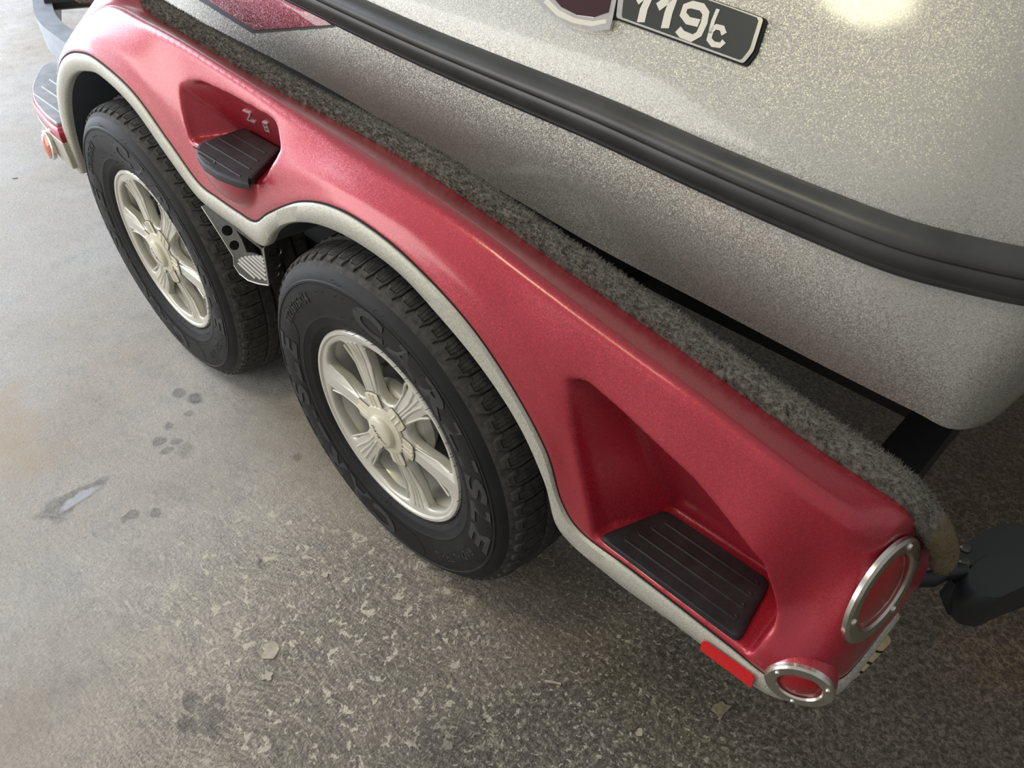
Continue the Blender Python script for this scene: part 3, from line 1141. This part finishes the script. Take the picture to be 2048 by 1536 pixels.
# --- yellowed wire loom under the rear corner
s = Soup()
wl = catmull([(.792, .15, .312), (.797, .165, .322), (.802, .182, .345), (.805, .19, .372)], 6)
s.tube(wl, .012, 12)
LOOM = s.build('wire_loom', TRAILER, M_LOOM, .8)
tag(LOOM, 'yellowed corrugated wire loom hanging below the tail light')
s = Soup()
for k in (5, 9, 14):
    a, b_ = Vector(wl[k]), Vector(wl[k + 1])
    s.tube([a, a + (b_ - a).normalized() * .004], .0125, 12)
s.build('loom_tape', LOOM, M_DARK)

# --- ratchet strap housing behind the guide strip
HZ = .44
td = Soup()
c0 = Vector((.885, .295, .44))
def tpt(x, y, z=None):
    return at(x, y, 2, HZ if z is None else z)
outline = [(1905, 1128), (1935, 1085), (2000, 1050), (2070, 1052), (2120, 1110), (2110, 1160)]
plate = [tpt(x, y) for x, y in outline]
td.prism([(p.x, p.y) for p in plate], HZ - .035, HZ + .004, lambda u, v, d: (u, v, d))
body_pts = [(1915, 1150), (1960, 1112), (2040, 1105), (2110, 1120), (2110, 1160), (2040, 1185), (1985, 1212), (1935, 1200)]
bp_ = [(tpt(x, y).x, tpt(x, y).y) for x, y in body_pts]
bp_ = round_poly(bp_, .02, 4)
td.grid([[(x, y, HZ - .06) for x, y in inset(bp_, .12)], [(x, y, HZ - .03) for x, y in bp_], [(x, y, HZ - .005) for x, y in bp_], [(x, y, HZ + .008) for x, y in inset(bp_, .12)]], close_v=True)
td.f.append(tuple(len(td.v) - len(bp_) + i for i in range(len(bp_))))
TIE = td.build('strap_ratchet', TRAILER, M_PLAST, .6)
tag(TIE, 'black moulded strap ratchet beside the rear end of the carpet strip')
arm = Soup()
arm.tube([Vector((.785, .222, .448)), tpt(1862, 1158), tpt(1885, 1145), tpt(1930, 1140)], .011, 8)
arm.build('ratchet_arm', TIE, M_DARK, .8)
hook = Soup()
hook.tube([tpt(1915, 1165, .42), tpt(1895, 1190, .40), tpt(1905, 1218, .38), tpt(1925, 1210, .38)], .010, 8)
hook.build('strap_hook', TIE, M_DARK, .8)
for x, y in ((1930, 1098), (1928, 1128)):
    p = tpt(x, y, HZ + .004)
    s = Soup()
    s.lathe([(.0075, -.003), (.0075, .003), (.0055, .0055), (.0005, .006)], 12, disc_frame(p, (0, 0, 1), (0, 1, 0)))
    s.build('rivet', TIE, M_STEEL, .6)


# ------------------------------------------------------------------ wheels
def wheel_xyz(r, a, y):
    """wheel coordinates: axis along y, hub at the origin; the contact patch is flattened"""
    z = r * math.sin(a)
    x = r * math.cos(a)
    if z < -ZC + .001:
        z = -ZC + .001
    return (x, y, z)


TIRE_PROF = [(.190, .010), (.1965, .002), (.203, -.002), (.2065, -.006), (.210, -.0075), (.222, -.011), (.224, -.0125), (.227, -.0125), (.2285, -.0125), (.245, -.0165), (.262, -.0185), (.280, -.0180),
             (.288, -.0170), (.2895, -.0185), (.293, -.0180), (.2945, -.0160), (.300, -.0140), (.305, -.0105), (.312, -.0050), (.3185, .002), (.3235, .010), (.3270, .022), (.3285, .036), (.3285, .056),
             (.3285, .060), (.3365, .061), (.3370, .082), (.3285, .083), (.3285, .089), (.3375, .090), (.3375, .122), (.3285, .123), (.3285, .130), (.337, .131), (.3365, .158), (.3285, .159),
             (.3285, .165), (.3345, .166), (.331, .192), (.322, .200), (.300, .213), (.262, .218), (.225, .210), (.200, .195)]
# visible steps ring where the wall meets the tread get real relief blocks on top
NBLK = 66


def tire_mesh():
    s = Soup()
    s.lathe(TIRE_PROF, 144, wheel_xyz)
    pitch = 2 * PI / NBLK

    def blk(poly, a0, r0, r1f):
        n = len(poly)
        vs = [wheel_xyz(r0, a0 + u * pitch, v) for u, v in poly] + [wheel_xyz(r1f(v), a0 + u * pitch, v) for u, v in poly]
        fs = [tuple(range(n, 2 * n))] + [(i, (i + 1) % n, n + (i + 1) % n, n + i) for i in range(n)]
        s.add(vs, fs)

    vv = [-.012, -.004, .002, .010, .022, .036, .056]
    rc = [.3075, .3130, .3185, .3235, .3270, .3285, .3285]

    def carcass(v):
        return float(np.interp(v, vv, rc))

    def top(v):
        return carcass(v) + .0042

    def low(v):
        return carcass(v) - .002

    def blk2(poly, a0, topf):
        n = len(poly)
        vs = [wheel_xyz(low(v), a0 + u * pitch, v) for u, v in poly] + [wheel_xyz(topf(v), a0 + u * pitch, v) for u, v in poly]
        fs = [tuple(range(n, 2 * n))] + [(i, (i + 1) % n, n + (i + 1) % n, n + i) for i in range(n)]
        s.add(vs, fs)
    for k in range(NBLK):
        a0 = k * pitch
        # solid block with a chevron end, then lamellae parted by hair-thin zig-zag sipes
        blk2([(.03, .015), (.24, .002), (.72, .002), (.95, .015), (.95, .034), (.95, .056), (.03, .056), (.03, .034)], a0, lambda v: top(v) - .0013)
        blk2([(.04, .0155), (.245, .0028), (.255, .0095), (.215, .0158)], a0, top)
        blk2([(.245, .0028), (.715, .0028), (.70, .0095), (.255, .0095)], a0, top)
        blk2([(.715, .0028), (.94, .0155), (.765, .0158), (.70, .0095)], a0, top)
        blk2([(.04, .0155), (.215, .0158), (.215, .034), (.04, .034)], a0, top)
        blk2([(.04, .034), (.215, .034), (.215, .0555), (.04, .0555)], a0, top)
        blk2([(.245, .0175), (.285, .0115), (.415, .0115), (.415, .0215), (.465, .028), (.245, .030)], a0, top)
        blk2([(.245, .030), (.465, .028), (.405, .038), (.465, .047), (.425, .0555), (.245, .0555)], a0, top)
        blk2([(.435, .0115), (.61, .0115), (.62, .0215), (.67, .028), (.485, .028), (.435, .0215)], a0, top)
        blk2([(.485, .028), (.67, .028), (.61, .038), (.67, .047), (.63, .0555), (.445, .0555), (.485, .047), (.425, .038)], a0, top)
        blk2([(.63, .0115), (.70, .0115), (.76, .017), (.94, .0168), (.94, .030), (.69, .028), (.64, .0215)], a0, top)
        blk2([(.69, .028), (.94, .030), (.94, .0555), (.65, .0555), (.69, .047), (.63, .038)], a0, top)
        # sipes of the inner ribs: short raised lands on each rib
        blk([(.05, .0635), (.55, .0635), (.80, .0795), (.30, .0795)], a0, .335, lambda v: .3383)
        blk([(.30, .0915), (.80, .0915), (.55, .1195), (.05, .1195)], a0, .335, lambda v: .3388)
        blk([(.05, .1335), (.55, .1335), (.80, .1555), (.30, .1555)], a0, .335, lambda v: .3383)
        blk([(.06, .168), (.9, .168), (.9, .188), (.06, .188)], a0, .328, lambda v: .3345)
    me = mesh('tire', s.v, s.f)
    return me


TIRE_ME = tire_mesh()


def wall_y(r):
    rr = [p[0] for p in TIRE_PROF[:19]]
    yy = [p[1] for p in TIRE_PROF[:19]]
    return float(np.interp(r, rr, yy))


def arc_text(txt, size, r0, deg, soup, depth=.0010, spacing=1.0, bold=0.0, xs=1.0):
    vs, fs = letters(txt, size, extrude=.5, spacing=spacing, bold=bold)
    a0 = math.radians(deg)
    out = []
    for v in vs:
        r = r0 + v.y
        a = a0 - v.x * xs / r0
        y = wall_y(r) + (-depth if v.z > 0 else .001)
        out.append((r * math.cos(a), y, r * math.sin(a)))
    soup.add(out, fs)


def build_wheel_parts():
    parts = {}
    # pressed face: six spokes between rounded windows
    outer_ = circle(0, 0, .1865, 96)
    holes_ = []
    for k in range(6):
        c = math.radians(83 + 60 * k)
        poly = []
        ctrl = [(.071, -.15), (.080, -.25), (.105, -.315), (.135, -.345), (.160, -.355), (.1725, -.29), (.1765, 0), (.1725, .29), (.160, .355), (.135, .345), (.105, .315), (.080, .25), (.071, .15), (.068, 0)]
        pts = catmull([(r * math.cos(c + a), r * math.sin(c + a), 0) for r, a in ctrl + ctrl[:1]], 4)[:-1]
        holes_.append([(p[0], p[1]) for p in pts])
    vs, fs = plate2d(outer_, holes_, .006, .004, 2)
    s = Soup()
    def face_y(r):
        return float(np.interp(r, [0, .04, .08, .13, .165, .187], [.004, .004, .009, .013, .009, .004]))
    s.add([(v.x, face_y(math.hypot(v.x, v.y)) + .006 - v.z, v.y) for v in vs], fs)
    # rolled outer lip
    s.lathe([(.181, .016), (.183, .002), (.1875, -.0025), (.1925, -.0025), (.195, .001), (.195, .010), (.190, .022), (.181, .020)], 96, lambda r, a, y: (r * math.cos(a), y, r * math.sin(a)), closed=True)
    # raised ribs running along every spoke, spreading at the rim
    for k in range(6):
        c = math.radians(53 + 60 * k)
        for q in (-1, 0, 1):
            path = []
            for r in (.066, .085, .105, .125, .145, .160, .172):
                off = q * (.0058 + max(0, r - .115) * .13)
                a = c + off / r
                path.append((r * math.cos(a), face_y(r) - .0045, r * math.sin(a)))
            s.tube(path, .0022, 6, ry=.0032)
        for q in (-1, 1):
            path = []
            for r in (.075, .09, .11, .13, .150, .166):
                half = lerp1(r, [.07, .12, .166], [.0155, .0225, .034])
                a = c + q * half / r
                path.append((r * math.cos(a), face_y(r) - .0035, r * math.sin(a)))
            s.tube(path, .0024, 6)
    # barrel behind the windows and the web ring around the hub
    pl = lambda r, a, y: (r * math.cos(a), y, r * math.sin(a))
    s.lathe([(.181, .010), (.172, .028), (.166, .060), (.164, .11), (.166, .18), (.172, .18), (.180, .02)], 72, pl)
    s.lathe([(.000, .022), (.060, .022), (.076, .030), (.080, .046), (.070, .062), (.0005, .066)], 60, pl)
    parts['wheel'] = mesh('wheel', s.v, s.f)
    fix_normals(parts['wheel'])
    set_smooth(parts['wheel'], .6)
    # cream hub cover with six lobes
    s = Soup()
    lob = []
    for k in range(96):
        a = 2 * PI * k / 96
        d = (math.degrees(a) - 53) % 60
        d = min(d, 60 - d)
        r = .076 if d < 17 else (.076 - .026 * min(1, (d - 17) / 5))
        lob.append((r * math.cos(a), r * math.sin(a)))
    vs, fs = plate2d(lob, [], .003, .0015, 1)
    s.add([(v.x, .0035 - v.z, v.y) for v in vs], fs)
    for k in range(6):
        c = math.radians(53 + 60 * k)
        for q in (-1, 1):
            s.tube([((r) * math.cos(c + q * .0055 / r), -.0005, r * math.sin(c + q * .0055 / r)) for r in (.03, .045, .06, .074)], .0026, 6)
        cl = math.radians(23 + 60 * k)
    s.lathe([(.052, .004), (.048, -.003), (.034, -.006), (.030, -.006)], 60, pl)
    g = Soup()
    lob3 = [Vector((x * 1.012, .0012 if math.hypot(x, y) > .06 else .0022, y * 1.012)) for x, y in lob]
    g.tube(lob3 + lob3[:1], .0007, 4, caps=False)
    parts['hub_gap'] = mesh('hub_gap', g.v, g.f)
    parts['hub_cover'] = fix_normals(mesh('hub_cover', s.v, s.f))
    set_smooth(parts['hub_cover'], .6)
    s = Soup()
    s.lathe([(.033, .0), (.033, -.009), (.0315, -.0125), (.027, -.0150), (.015, -.0165), (.0004, -.017)], 48, pl)
    parts['center_cap'] = fix_normals(mesh('center_cap', s.v, s.f))
    set_smooth(parts['center_cap'], .7)
    s = Soup()
    vs, fs = letters('Ranger', .0155, shear=.35, extrude=.0004)
    ca, sa = math.cos(math.radians(-38)), math.sin(math.radians(-38))
    s.add([(v.x * ca - v.y * sa, -.0168 - v.z + .0012 * (math.hypot(v.x, v.y) / .02) ** 2 * 1.0, v.x * sa + v.y * ca) for v in vs], fs)
    parts['cap_script'] = mesh('cap_script', s.v, s.f)
    s = Soup()
    a = math.radians(96)
    s.tube([(.128 * math.cos(a), .07, .128 * math.sin(a)), (.128 * math.cos(a), .040, .128 * math.sin(a)), (.127 * math.cos(a), .034, .127 * math.sin(a)), (.127 * math.cos(a), .020, .127 * math.sin(a))], [.0055, .0055, .0042, .0042], 12)
    parts['valve_stem'] = fix_normals(mesh('valve_stem', s.v, s.f))
    s = Soup()
    s.lathe([(.0005, .066), (.14, .066), (.152, .072), (.156, .09), (.156, .16), (.0005, .16)], 48, pl)
    parts['brake_drum'] = fix_normals(mesh('brake_drum', s.v, s.f))
    # writing and fine rings on the sidewall
    s = Soup()
    arc_text('CARLISLE', .062, .2595, 37, s, .0019, 1.22, .0026, 1.62)
    arc_text('ST215/75R14', .025, .264, 137, s, .0015, 1.02, .0005)
    arc_text('CARLISLE', .062, .2595, 217, s, .0019, 1.22, .0026, 1.62)
    arc_text('RADIAL TRAIL', .024, .258, 318, s, .0012)
    parts['sidewall_letters'] = mesh('sidewall_letters', s.v, s.f)
    bnd = Soup()
    for lo_, hi_ in ((-32, 112), (148, 292)):
        rows_ = []
        for k in range(73):
            t = k / 72
            a = math.radians(lo_ + (hi_ - lo_) * t)
            e = min(1, min(t, 1 - t) * 14)
            w_ = .026 * math.sqrt(max(0.02, 1 - (1 - e) ** 2))
            rows_.append([(r * math.cos(a), wall_y(r) - .0006, r * math.sin(a)) for r in np.linspace(.260 - w_, .260 + w_, 7)])
        bnd.grid(rows_)
    parts['sidewall_band'] = mesh('sidewall_band', bnd.v, bnd.f)
    set_smooth(parts['sidewall_band'], 3.2)
    # fine moulding whiskers
    s = Soup()
    def whisker(r, a, ln, wdt=.00055):
        p = Vector((r * math.cos(a), wall_y(r), r * math.sin(a)))
        d = Vector((-.12, -1, .15)).normalized()
        s.tube([p, p + d * ln], wdt, 3, caps=False)
    for k in range(46):
        whisker(.1975, 2 * PI * k / 46 + random.uniform(-.05, .05), random.uniform(.006, .012))
    for k in range(150):
        whisker(random.choice((.213, .232, .249, .275, .300)) + random.uniform(-.003, .003), random.uniform(0, 2 * PI), random.uniform(.002, .006), .0005)
    parts['mould_whiskers'] = mesh('mould_whiskers', s.v, s.f)
    return parts


WP = build_wheel_parts()
PART_MAT = {'wheel': M_RIM, 'hub_cover': M_CAP, 'hub_gap': M_GAP, 'center_cap': M_CAP, 'cap_script': M_INK, 'valve_stem': M_STEEL, 'brake_drum': M_DRUM, 'sidewall_letters': M_LETTOP, 'sidewall_band': M_LETTER, 'mould_whiskers': M_INK}
PART_LAB = {'hub_cover': 'cream plastic hub cover with six lobes', 'center_cap': 'domed cream centre cap', 'sidewall_letters': 'raised lettering on the sidewall', 'sidewall_band': 'smooth darker bands behind the lettering',
            'brake_drum': 'dark drum behind the spokes', 'valve_stem': 'short metal valve stem'}
for k, m in PART_MAT.items():
    WP[k].materials.append(m)
TIRE_ME.materials.append(M_RUBBER)
TIRE_ME.materials.append(M_TREAD)
mi = [1 if max(math.hypot(TIRE_ME.vertices[v].co.x, TIRE_ME.vertices[v].co.z) for v in p.vertices) > .3140 and p.center.y > -.007 else 0 for p in TIRE_ME.polygons]
TIRE_ME.polygons.foreach_set('material_index', mi)
set_smooth(TIRE_ME, .5)
for xc, lab in ((WC_R, 'rear wheel with pale six spoke rim'), (WC_F, 'front wheel with pale six spoke rim')):
    w = put('wheel', WP['wheel'], TRAILER)
    w.location = (xc, 0, ZC)
    tag(w, lab)
    t = put('tire', TIRE_ME, w)
    tag(t, 'black ribbed trailer tire')
    for k in PART_MAT:
        if k == 'wheel':
            continue
        o = put(k, WP[k], w)
        if k in PART_LAB:
            tag(o, PART_LAB[k])
        if k in ('mould_whiskers', 'sidewall_letters', 'sidewall_band'):
            o['kind'] = 'stuff'

# ------------------------------------------------------------------ boat
BOAT = thing('boat', 'grey metalflake bass boat hull with black rub rail resting on the trailer', 'boat', (0, 1.35, .5))
BOAT_INV = Matrix.Translation((0, -1.35, -.5))


def boat_part(soup_or_me, name, mat, smooth=None, parent=None, fix=True):
    if isinstance(soup_or_me, Soup):
        me = mesh(name, soup_or_me.v, soup_or_me.f)
        if fix:
            fix_normals(me)
    else:
        me = soup_or_me
    me.transform(BOAT_INV)
    return put(name, me, parent or BOAT, mat, smooth)


ST = [  # chine point, rail point
    ((-2.6, .47, .85), (-2.6, .50, .965)), ((-1.8, .345, .790), (-1.8, .39, .905)), ((-1.217, .325, 0.729), (-1.2, .352, .868)),
    ((-0.637, .325, 0.701), (-.80, .352, .843)), ((-0.352, .325, 0.678), (-.48, .352, .820)), ((-0.186, .325, 0.657), (-.25, .352, .806)),
    ((-0.013, .325, 0.647), (-.05, .352, .799)), ((0.191, .325, 0.629), (.15, .352, .793)), ((0.381, .325, 0.623), (.335, .352, .782)),
    ((0.526, .325, 0.618), (.485, .354, .775)), ((.634, .326, .615), (.60, .360, .771)), ((.70, .333, .609), (.68, .378, .771)), ((.748, .350, .597), (.748, .402, .772)),
    ((.776, .42, .585), (.800, .435, .773)), ((.786, .52, .585), (.850, .49, .774)), ((.80, .75, .565), (.885, .65, .778)), ((.80, 1.35, .47), (.89, 1.35, .78))]
C_ = catmull([s[0] for s in ST], 6)
R_ = catmull([s[1] for s in ST], 6)
hl = Soup()
hrows = []
for c, r in zip(C_, R_):
    keel = np.array([min(c[0], .795), 1.35, .42])
    turn = np.array([0, .05, -.024]) if c[1] < .4 else np.array([-.004, .02, -.012])
    row = [keel, keel * .3 + (c + turn) * .7 - np.array([0, 0, .02]), c + turn, c + turn * .45 + np.array([0, -.004, .0])]
    for t in (.02, .10, .22, .4, .6, .8, 1.0):
        row.append(c * (1 - t) + r * t - np.array([0, .005, 0]) * math.sin(PI * t) * (1 if c[1] < .4 else 0))
    row.append(r + np.array([0, .02, .012]))
    hrows.append(row)
hl.grid(hrows)
mir = Soup()
mir.grid([[(p[0], 2.70 - p[1], p[2]) for p in row] for row in hrows])
hl.add(mir.v, mir.f)
hme = fix_normals(mesh('hull', hl.v, hl.f))
H_BVH = BVHTree.FromPolygons([v.co.copy() for v in hme.vertices], [tuple(p.vertices) for p in hme.polygons])
HULL = boat_part(hme, 'hull', M_HULL, .5)

dk = Soup()
drows = []
for i, r in enumerate(R_):
    k = max(0.0, min(1.0, (r[0] - .70) / .2)) if r[1] < 1.2 else 1.0
    inn = np.array([-.0, 1.0, 0]) * (1 - k) + np.array([-.8, .6, 0]) * k if r[1] < .6 else np.array([-1.0, .0, 0])
    base_ = r + np.array([0, .016, .054])
    row = [r + np.array([0, .02, .0]), base_]
    for dy, dz in ((.03, .055), (.07, .120), (.115, .190), (.17, .262), (.24, .335), (.34, .40), (.5, .44)):
        row.append(base_ + inn * dy + np.array([0, 0, dz]))
    row.append(np.array([base_[0] * .8 - .1, 1.35, base_[2] + .46]))
    drows.append(row)
dk.grid(drows)
mir = Soup()
mir.grid([[(p[0], 2.70 - p[1], p[2]) for p in row] for row in drows])
dk.add(mir.v, mir.f)
dme = fix_normals(mesh('deck', dk.v, dk.f))
D_BVH = BVHTree.FromPolygons([v.co.copy() for v in dme.vertices], [tuple(p.vertices) for p in dme.polygons])
DECK = boat_part(dme, 'deck', M_HULL, .6)
tag(DECK, 'upper side of the boat in lighter sparkling metalflake')

# rub rail: lower bead, groove, upper bead
rr_ = Soup()
grv = Soup()
rrows = []
for i, r in enumerate(R_):
    t = R_[min(i + 1, len(R_) - 1)] - R_[max(i - 1, 0)]
    t = t / np.linalg.norm(t)
    o_ = np.array([t[1], -t[0], 0])
    o_ /= np.linalg.norm(o_)
    prof = [(.012, -.006), (-.003, -.006), (-.006, -.0035), (-.0065, .000), (-.0055, .0015), (-.0105, .004), (-.0160, .011), (-.0182, .020), (-.0180, .028), (-.0160, .0330), (-.0125, .0342), (-.0150, .0352), (-.0152, .040), (-.0120, .0475), (-.0045, .0540), (.006, .0575), (.020, .057), (.022, .0)]
    rrows.append([r + o_ * (-a) + np.array([0, 0, z]) for a, z in prof])
rr_.grid(rrows, close_v=True)
mir = Soup()
mir.grid([[(p[0], 2.70 - p[1], p[2]) for p in row] for row in rrows], close_v=True)
rr_.add(mir.v, mir.f)
tag(boat_part(rr_, 'rub_rail', M_RUBRAIL, .7), 'long black two-bead rub rail')


# red wedge on the hull side
def decal(bvh, px_poly, off, sub=10):
    """flat graphic laid on a surface: outline points filled as a fan grid"""
    s = Soup()
    A, B, C, D = px_poly
    rows_ = []
    for i in range(sub + 1):
        u = i / sub
        row = []
        for j in range(sub + 1):
            v = j / sub
            x = (A[0] * (1 - u) + B[0] * u) * (1 - v) + (D[0] * (1 - u) + C[0] * u) * v
            y = (A[1] * (1 - u) + B[1] * u) * (1 - v) + (D[1] * (1 - u) + C[1] * u) * v
            h, nn = on(bvh, x, y)
            if h is None:
                h, nn = Vector(row[-1]) if row else Vector((0, .4, .8)), Vector((0, -1, 0))
            if nn.dot(CAM_LOC - h) < 0:
                nn = -nn
            row.append(h + nn * off)
        rows_.append(row)
    s.grid(rows_)
    return s


tag(boat_part(decal(H_BVH, [(505, 66), (672, 54), (560, -30), (350, -30)], .0016), 'side_stripe', M_INK, .8, HULL, fix=False), 'thin dark outline of the red wedge')
tag(boat_part(decal(H_BVH, [(513, 60), (665, 50), (552, -30), (368, -30)], .0028), 'side_wedge', M_HULLRED, .8, HULL, fix=False), 'dark red metallic wedge on the hull side')

# emblem on the upper side
eh, en = on(D_BVH, 1380, 70)
if en.dot(CAM_LOC - eh) < 0:
    en = -en
ea, _ = on(D_BVH, 1240, 40)
eb, _ = on(D_BVH, 1500, 125)
E_O = eh
E_U = (eb - ea).normalized()
E_N = (en - E_U * en.dot(E_U)).normalized()
E_V = E_N.cross(E_U)
if E_V.z < 0:
    E_V = -E_V


def epx(x, y):
    """photo position -> coordinates in the plane of the emblem"""
    d = ray(x, y)
    t = (E_O - CAM_LOC).dot(E_N) / d.dot(E_N)
    p = CAM_LOC + d * t - E_O
    return (p.dot(E_U), p.dot(E_V))


def e3(u, v, d):
    return E_O + E_U * u + E_V * v + E_N * d


emb_pts = [epx(*p) for p in ((1236, 38), (1490, 130), (1510, 105), (1530, 40), (1470, 18), (1246, -60))]
em = Soup()
em.prism(round_poly(emb_pts, .004, 3), -.01, .006, e3)
EMB = boat_part(em, 'emblem', M_CHROME, .5)
tag(EMB, 'bent dark emblem plate with bright rim and pale characters 119c')
em = Soup()
em.prism(round_poly(inset(emb_pts, .07), .004, 3), .004, .0066, e3)
boat_part(em, 'emblem_face', M_EMB, None, EMB)
em = Soup()
em.prism(round_poly(inset(emb_pts, -.05), .004, 3), -.01, .003, e3)
boat_part(em, 'emblem_rim', M_GAP, None, EMB)


def stroke(pts, w):
    """flat pen stroke polygon list along pixel points in the plane"""
    P_ = [Vector(epx(*p)) for p in pts]
    L_, R2 = [], []
    for i, p in enumerate(P_):
        t = (P_[min(i + 1, len(P_) - 1)] - P_[max(i - 1, 0)]).normalized()
        nrm_ = Vector((-t.y, t.x))
        L_.append(p + nrm_ * w)
        R2.append(p - nrm_ * w)
    return L_, R2


def numeral(paths, w, name):
    s = Soup()
    for path in paths:
        L_, R2 = stroke(path, w)
        rows_ = []
        for a, b in zip(L_, R2):
            rows_.append([e3(a.x, a.y, .0072), e3(b.x, b.y, .0072)])
        s.grid(rows_)
    boat_part(s, name, M_WHITE, None, EMB, fix=False)


W9 = .0062
numeral([[(1298, -30), (1302, 0), (1292, 22), (1286, 48)], [(1278, 6), (1290, -4), (1300, -14)]], W9, 'emblem_numeral')
numeral([[(1350, -20), (1350, 5), (1341, 30), (1334, 60)], [(1320, 18), (1336, 6), (1348, -6)]], W9, 'emblem_numeral')
numeral([[(1402, 50), (1380, 45), (1370, 32), (1375, 17), (1388, 13), (1408, 18), (1416, 30), (1412, 50), (1402, 72), (1388, 80), (1368, 72), (1360, 62)]], W9 * .8, 'emblem_numeral')
numeral([[(1452, 72), (1448, 60), (1436, 57), (1426, 66), (1422, 82), (1430, 92), (1444, 94), (1452, 86)]], W9 * .6, 'emblem_letter')
numeral([[(1440, 22), (1430, 46), (1424, 70)]], W9 * .45, 'emblem_slash')
# pointed left half of the emblem
lf = [(1070, -8), (1090, 18), (1115, 38), (1150, 56), (1190, 66), (1224, 62), (1230, 40), (1240, -10), (1244, -60), (1100, -60)]
lfp = [epx(*p) for p in lf]
em = Soup()
em.prism(lfp, -.008, .007, e3)
E2 = boat_part(em, 'emblem_swoosh', M_CHROME, .4, EMB)
tag(E2, 'chrome edged pointed half of the emblem with deep red face')
em = Soup()
em.prism([epx(*p) for p in ((1104, -10), (1128, 18), (1160, 34), (1192, 38), (1222, 28), (1230, -10), (1232, -60), (1120, -60))], .004, .0078, e3)
boat_part(em, 'emblem_red_face', M_EMBRED, None, EMB)
em = Soup()
em.prism([epx(*p) for p in ((1092, 8), (1118, 34), (1150, 49), (1188, 56), (1218, 50), (1216, 42), (1190, 46), (1155, 40), (1124, 24), (1100, 0))], .005, .0074, e3)
boat_part(em, 'emblem_highlight', M_WHITE, None, EMB)

# ------------------------------------------------------------------ scraps on the slab
def scrap(name, x, y, r, mat, label, cat, seed, squash=1.0, th=.0016):
    rs = random.Random(seed)
    c = at(x, y, 2, 0)
    n_ = 11
    poly = []
    for k in range(n_):
        a = 2 * PI * k / n_
        q = r * rs.uniform(.5, 1.15)
        poly.append((q * math.cos(a), q * math.sin(a) * squash))
    s = Soup()
    rot = rs.uniform(0, PI)
    ca, sa = math.cos(rot), math.sin(rot)
    s.prism([(u * ca - v * sa, u * sa + v * ca) for u, v in poly], 0.0002, th, lambda u, v, d: (u, v, d + .3 * r * abs(u) * .4))
    me = mesh(name, s.v, s.f)
    fix_normals(me)
    o = put(name, me, None, mat)
    o.location = (c.x, c.y, 0)
    tag(o, label, cat)


scrap('dry_leaf', 1440, 1420, .020, M_LEAF, 'crumpled tan leaf scrap on the dark slab below the corner marker lamp', 'leaf', 3, .7, .003)
scrap('paint_flake', 540, 1302, .017, M_SCRAP, 'largest pale paint flake on the slab below the rear wheel', 'paint flake', 5)
scrap('paint_flake', 536, 1352, .012, M_SCRAP, 'pale paint flake just below the largest flake', 'paint flake', 9)
scrap('paint_flake', 650, 1150, .008, M_SCRAP, 'small pale flake on the slab close under the rear tire', 'paint flake', 14)
scrap('paint_flake', 1280, 1465, .008, M_SCRAP, 'small pale flake on the dark slab at the bottom right', 'paint flake', 21)
scrap('leaf_scrap', 30, 357, .012, M_INK, 'tiny dark leaf scrap on the bright slab at the far left', 'leaf', 11, .4)
tw = Soup()
a_, b_ = at(1090, 1362, 2, .003), at(1122, 1368, 2, .003)
tw.tube([a_, (a_ + b_) / 2 + Vector((0, .001, 0)), b_], .0024, 6)
tag(tw.build('twig', mat=M_SCRAP, smooth=.8), 'short pale twig lying on the dark slab left of the reflector', 'twig')
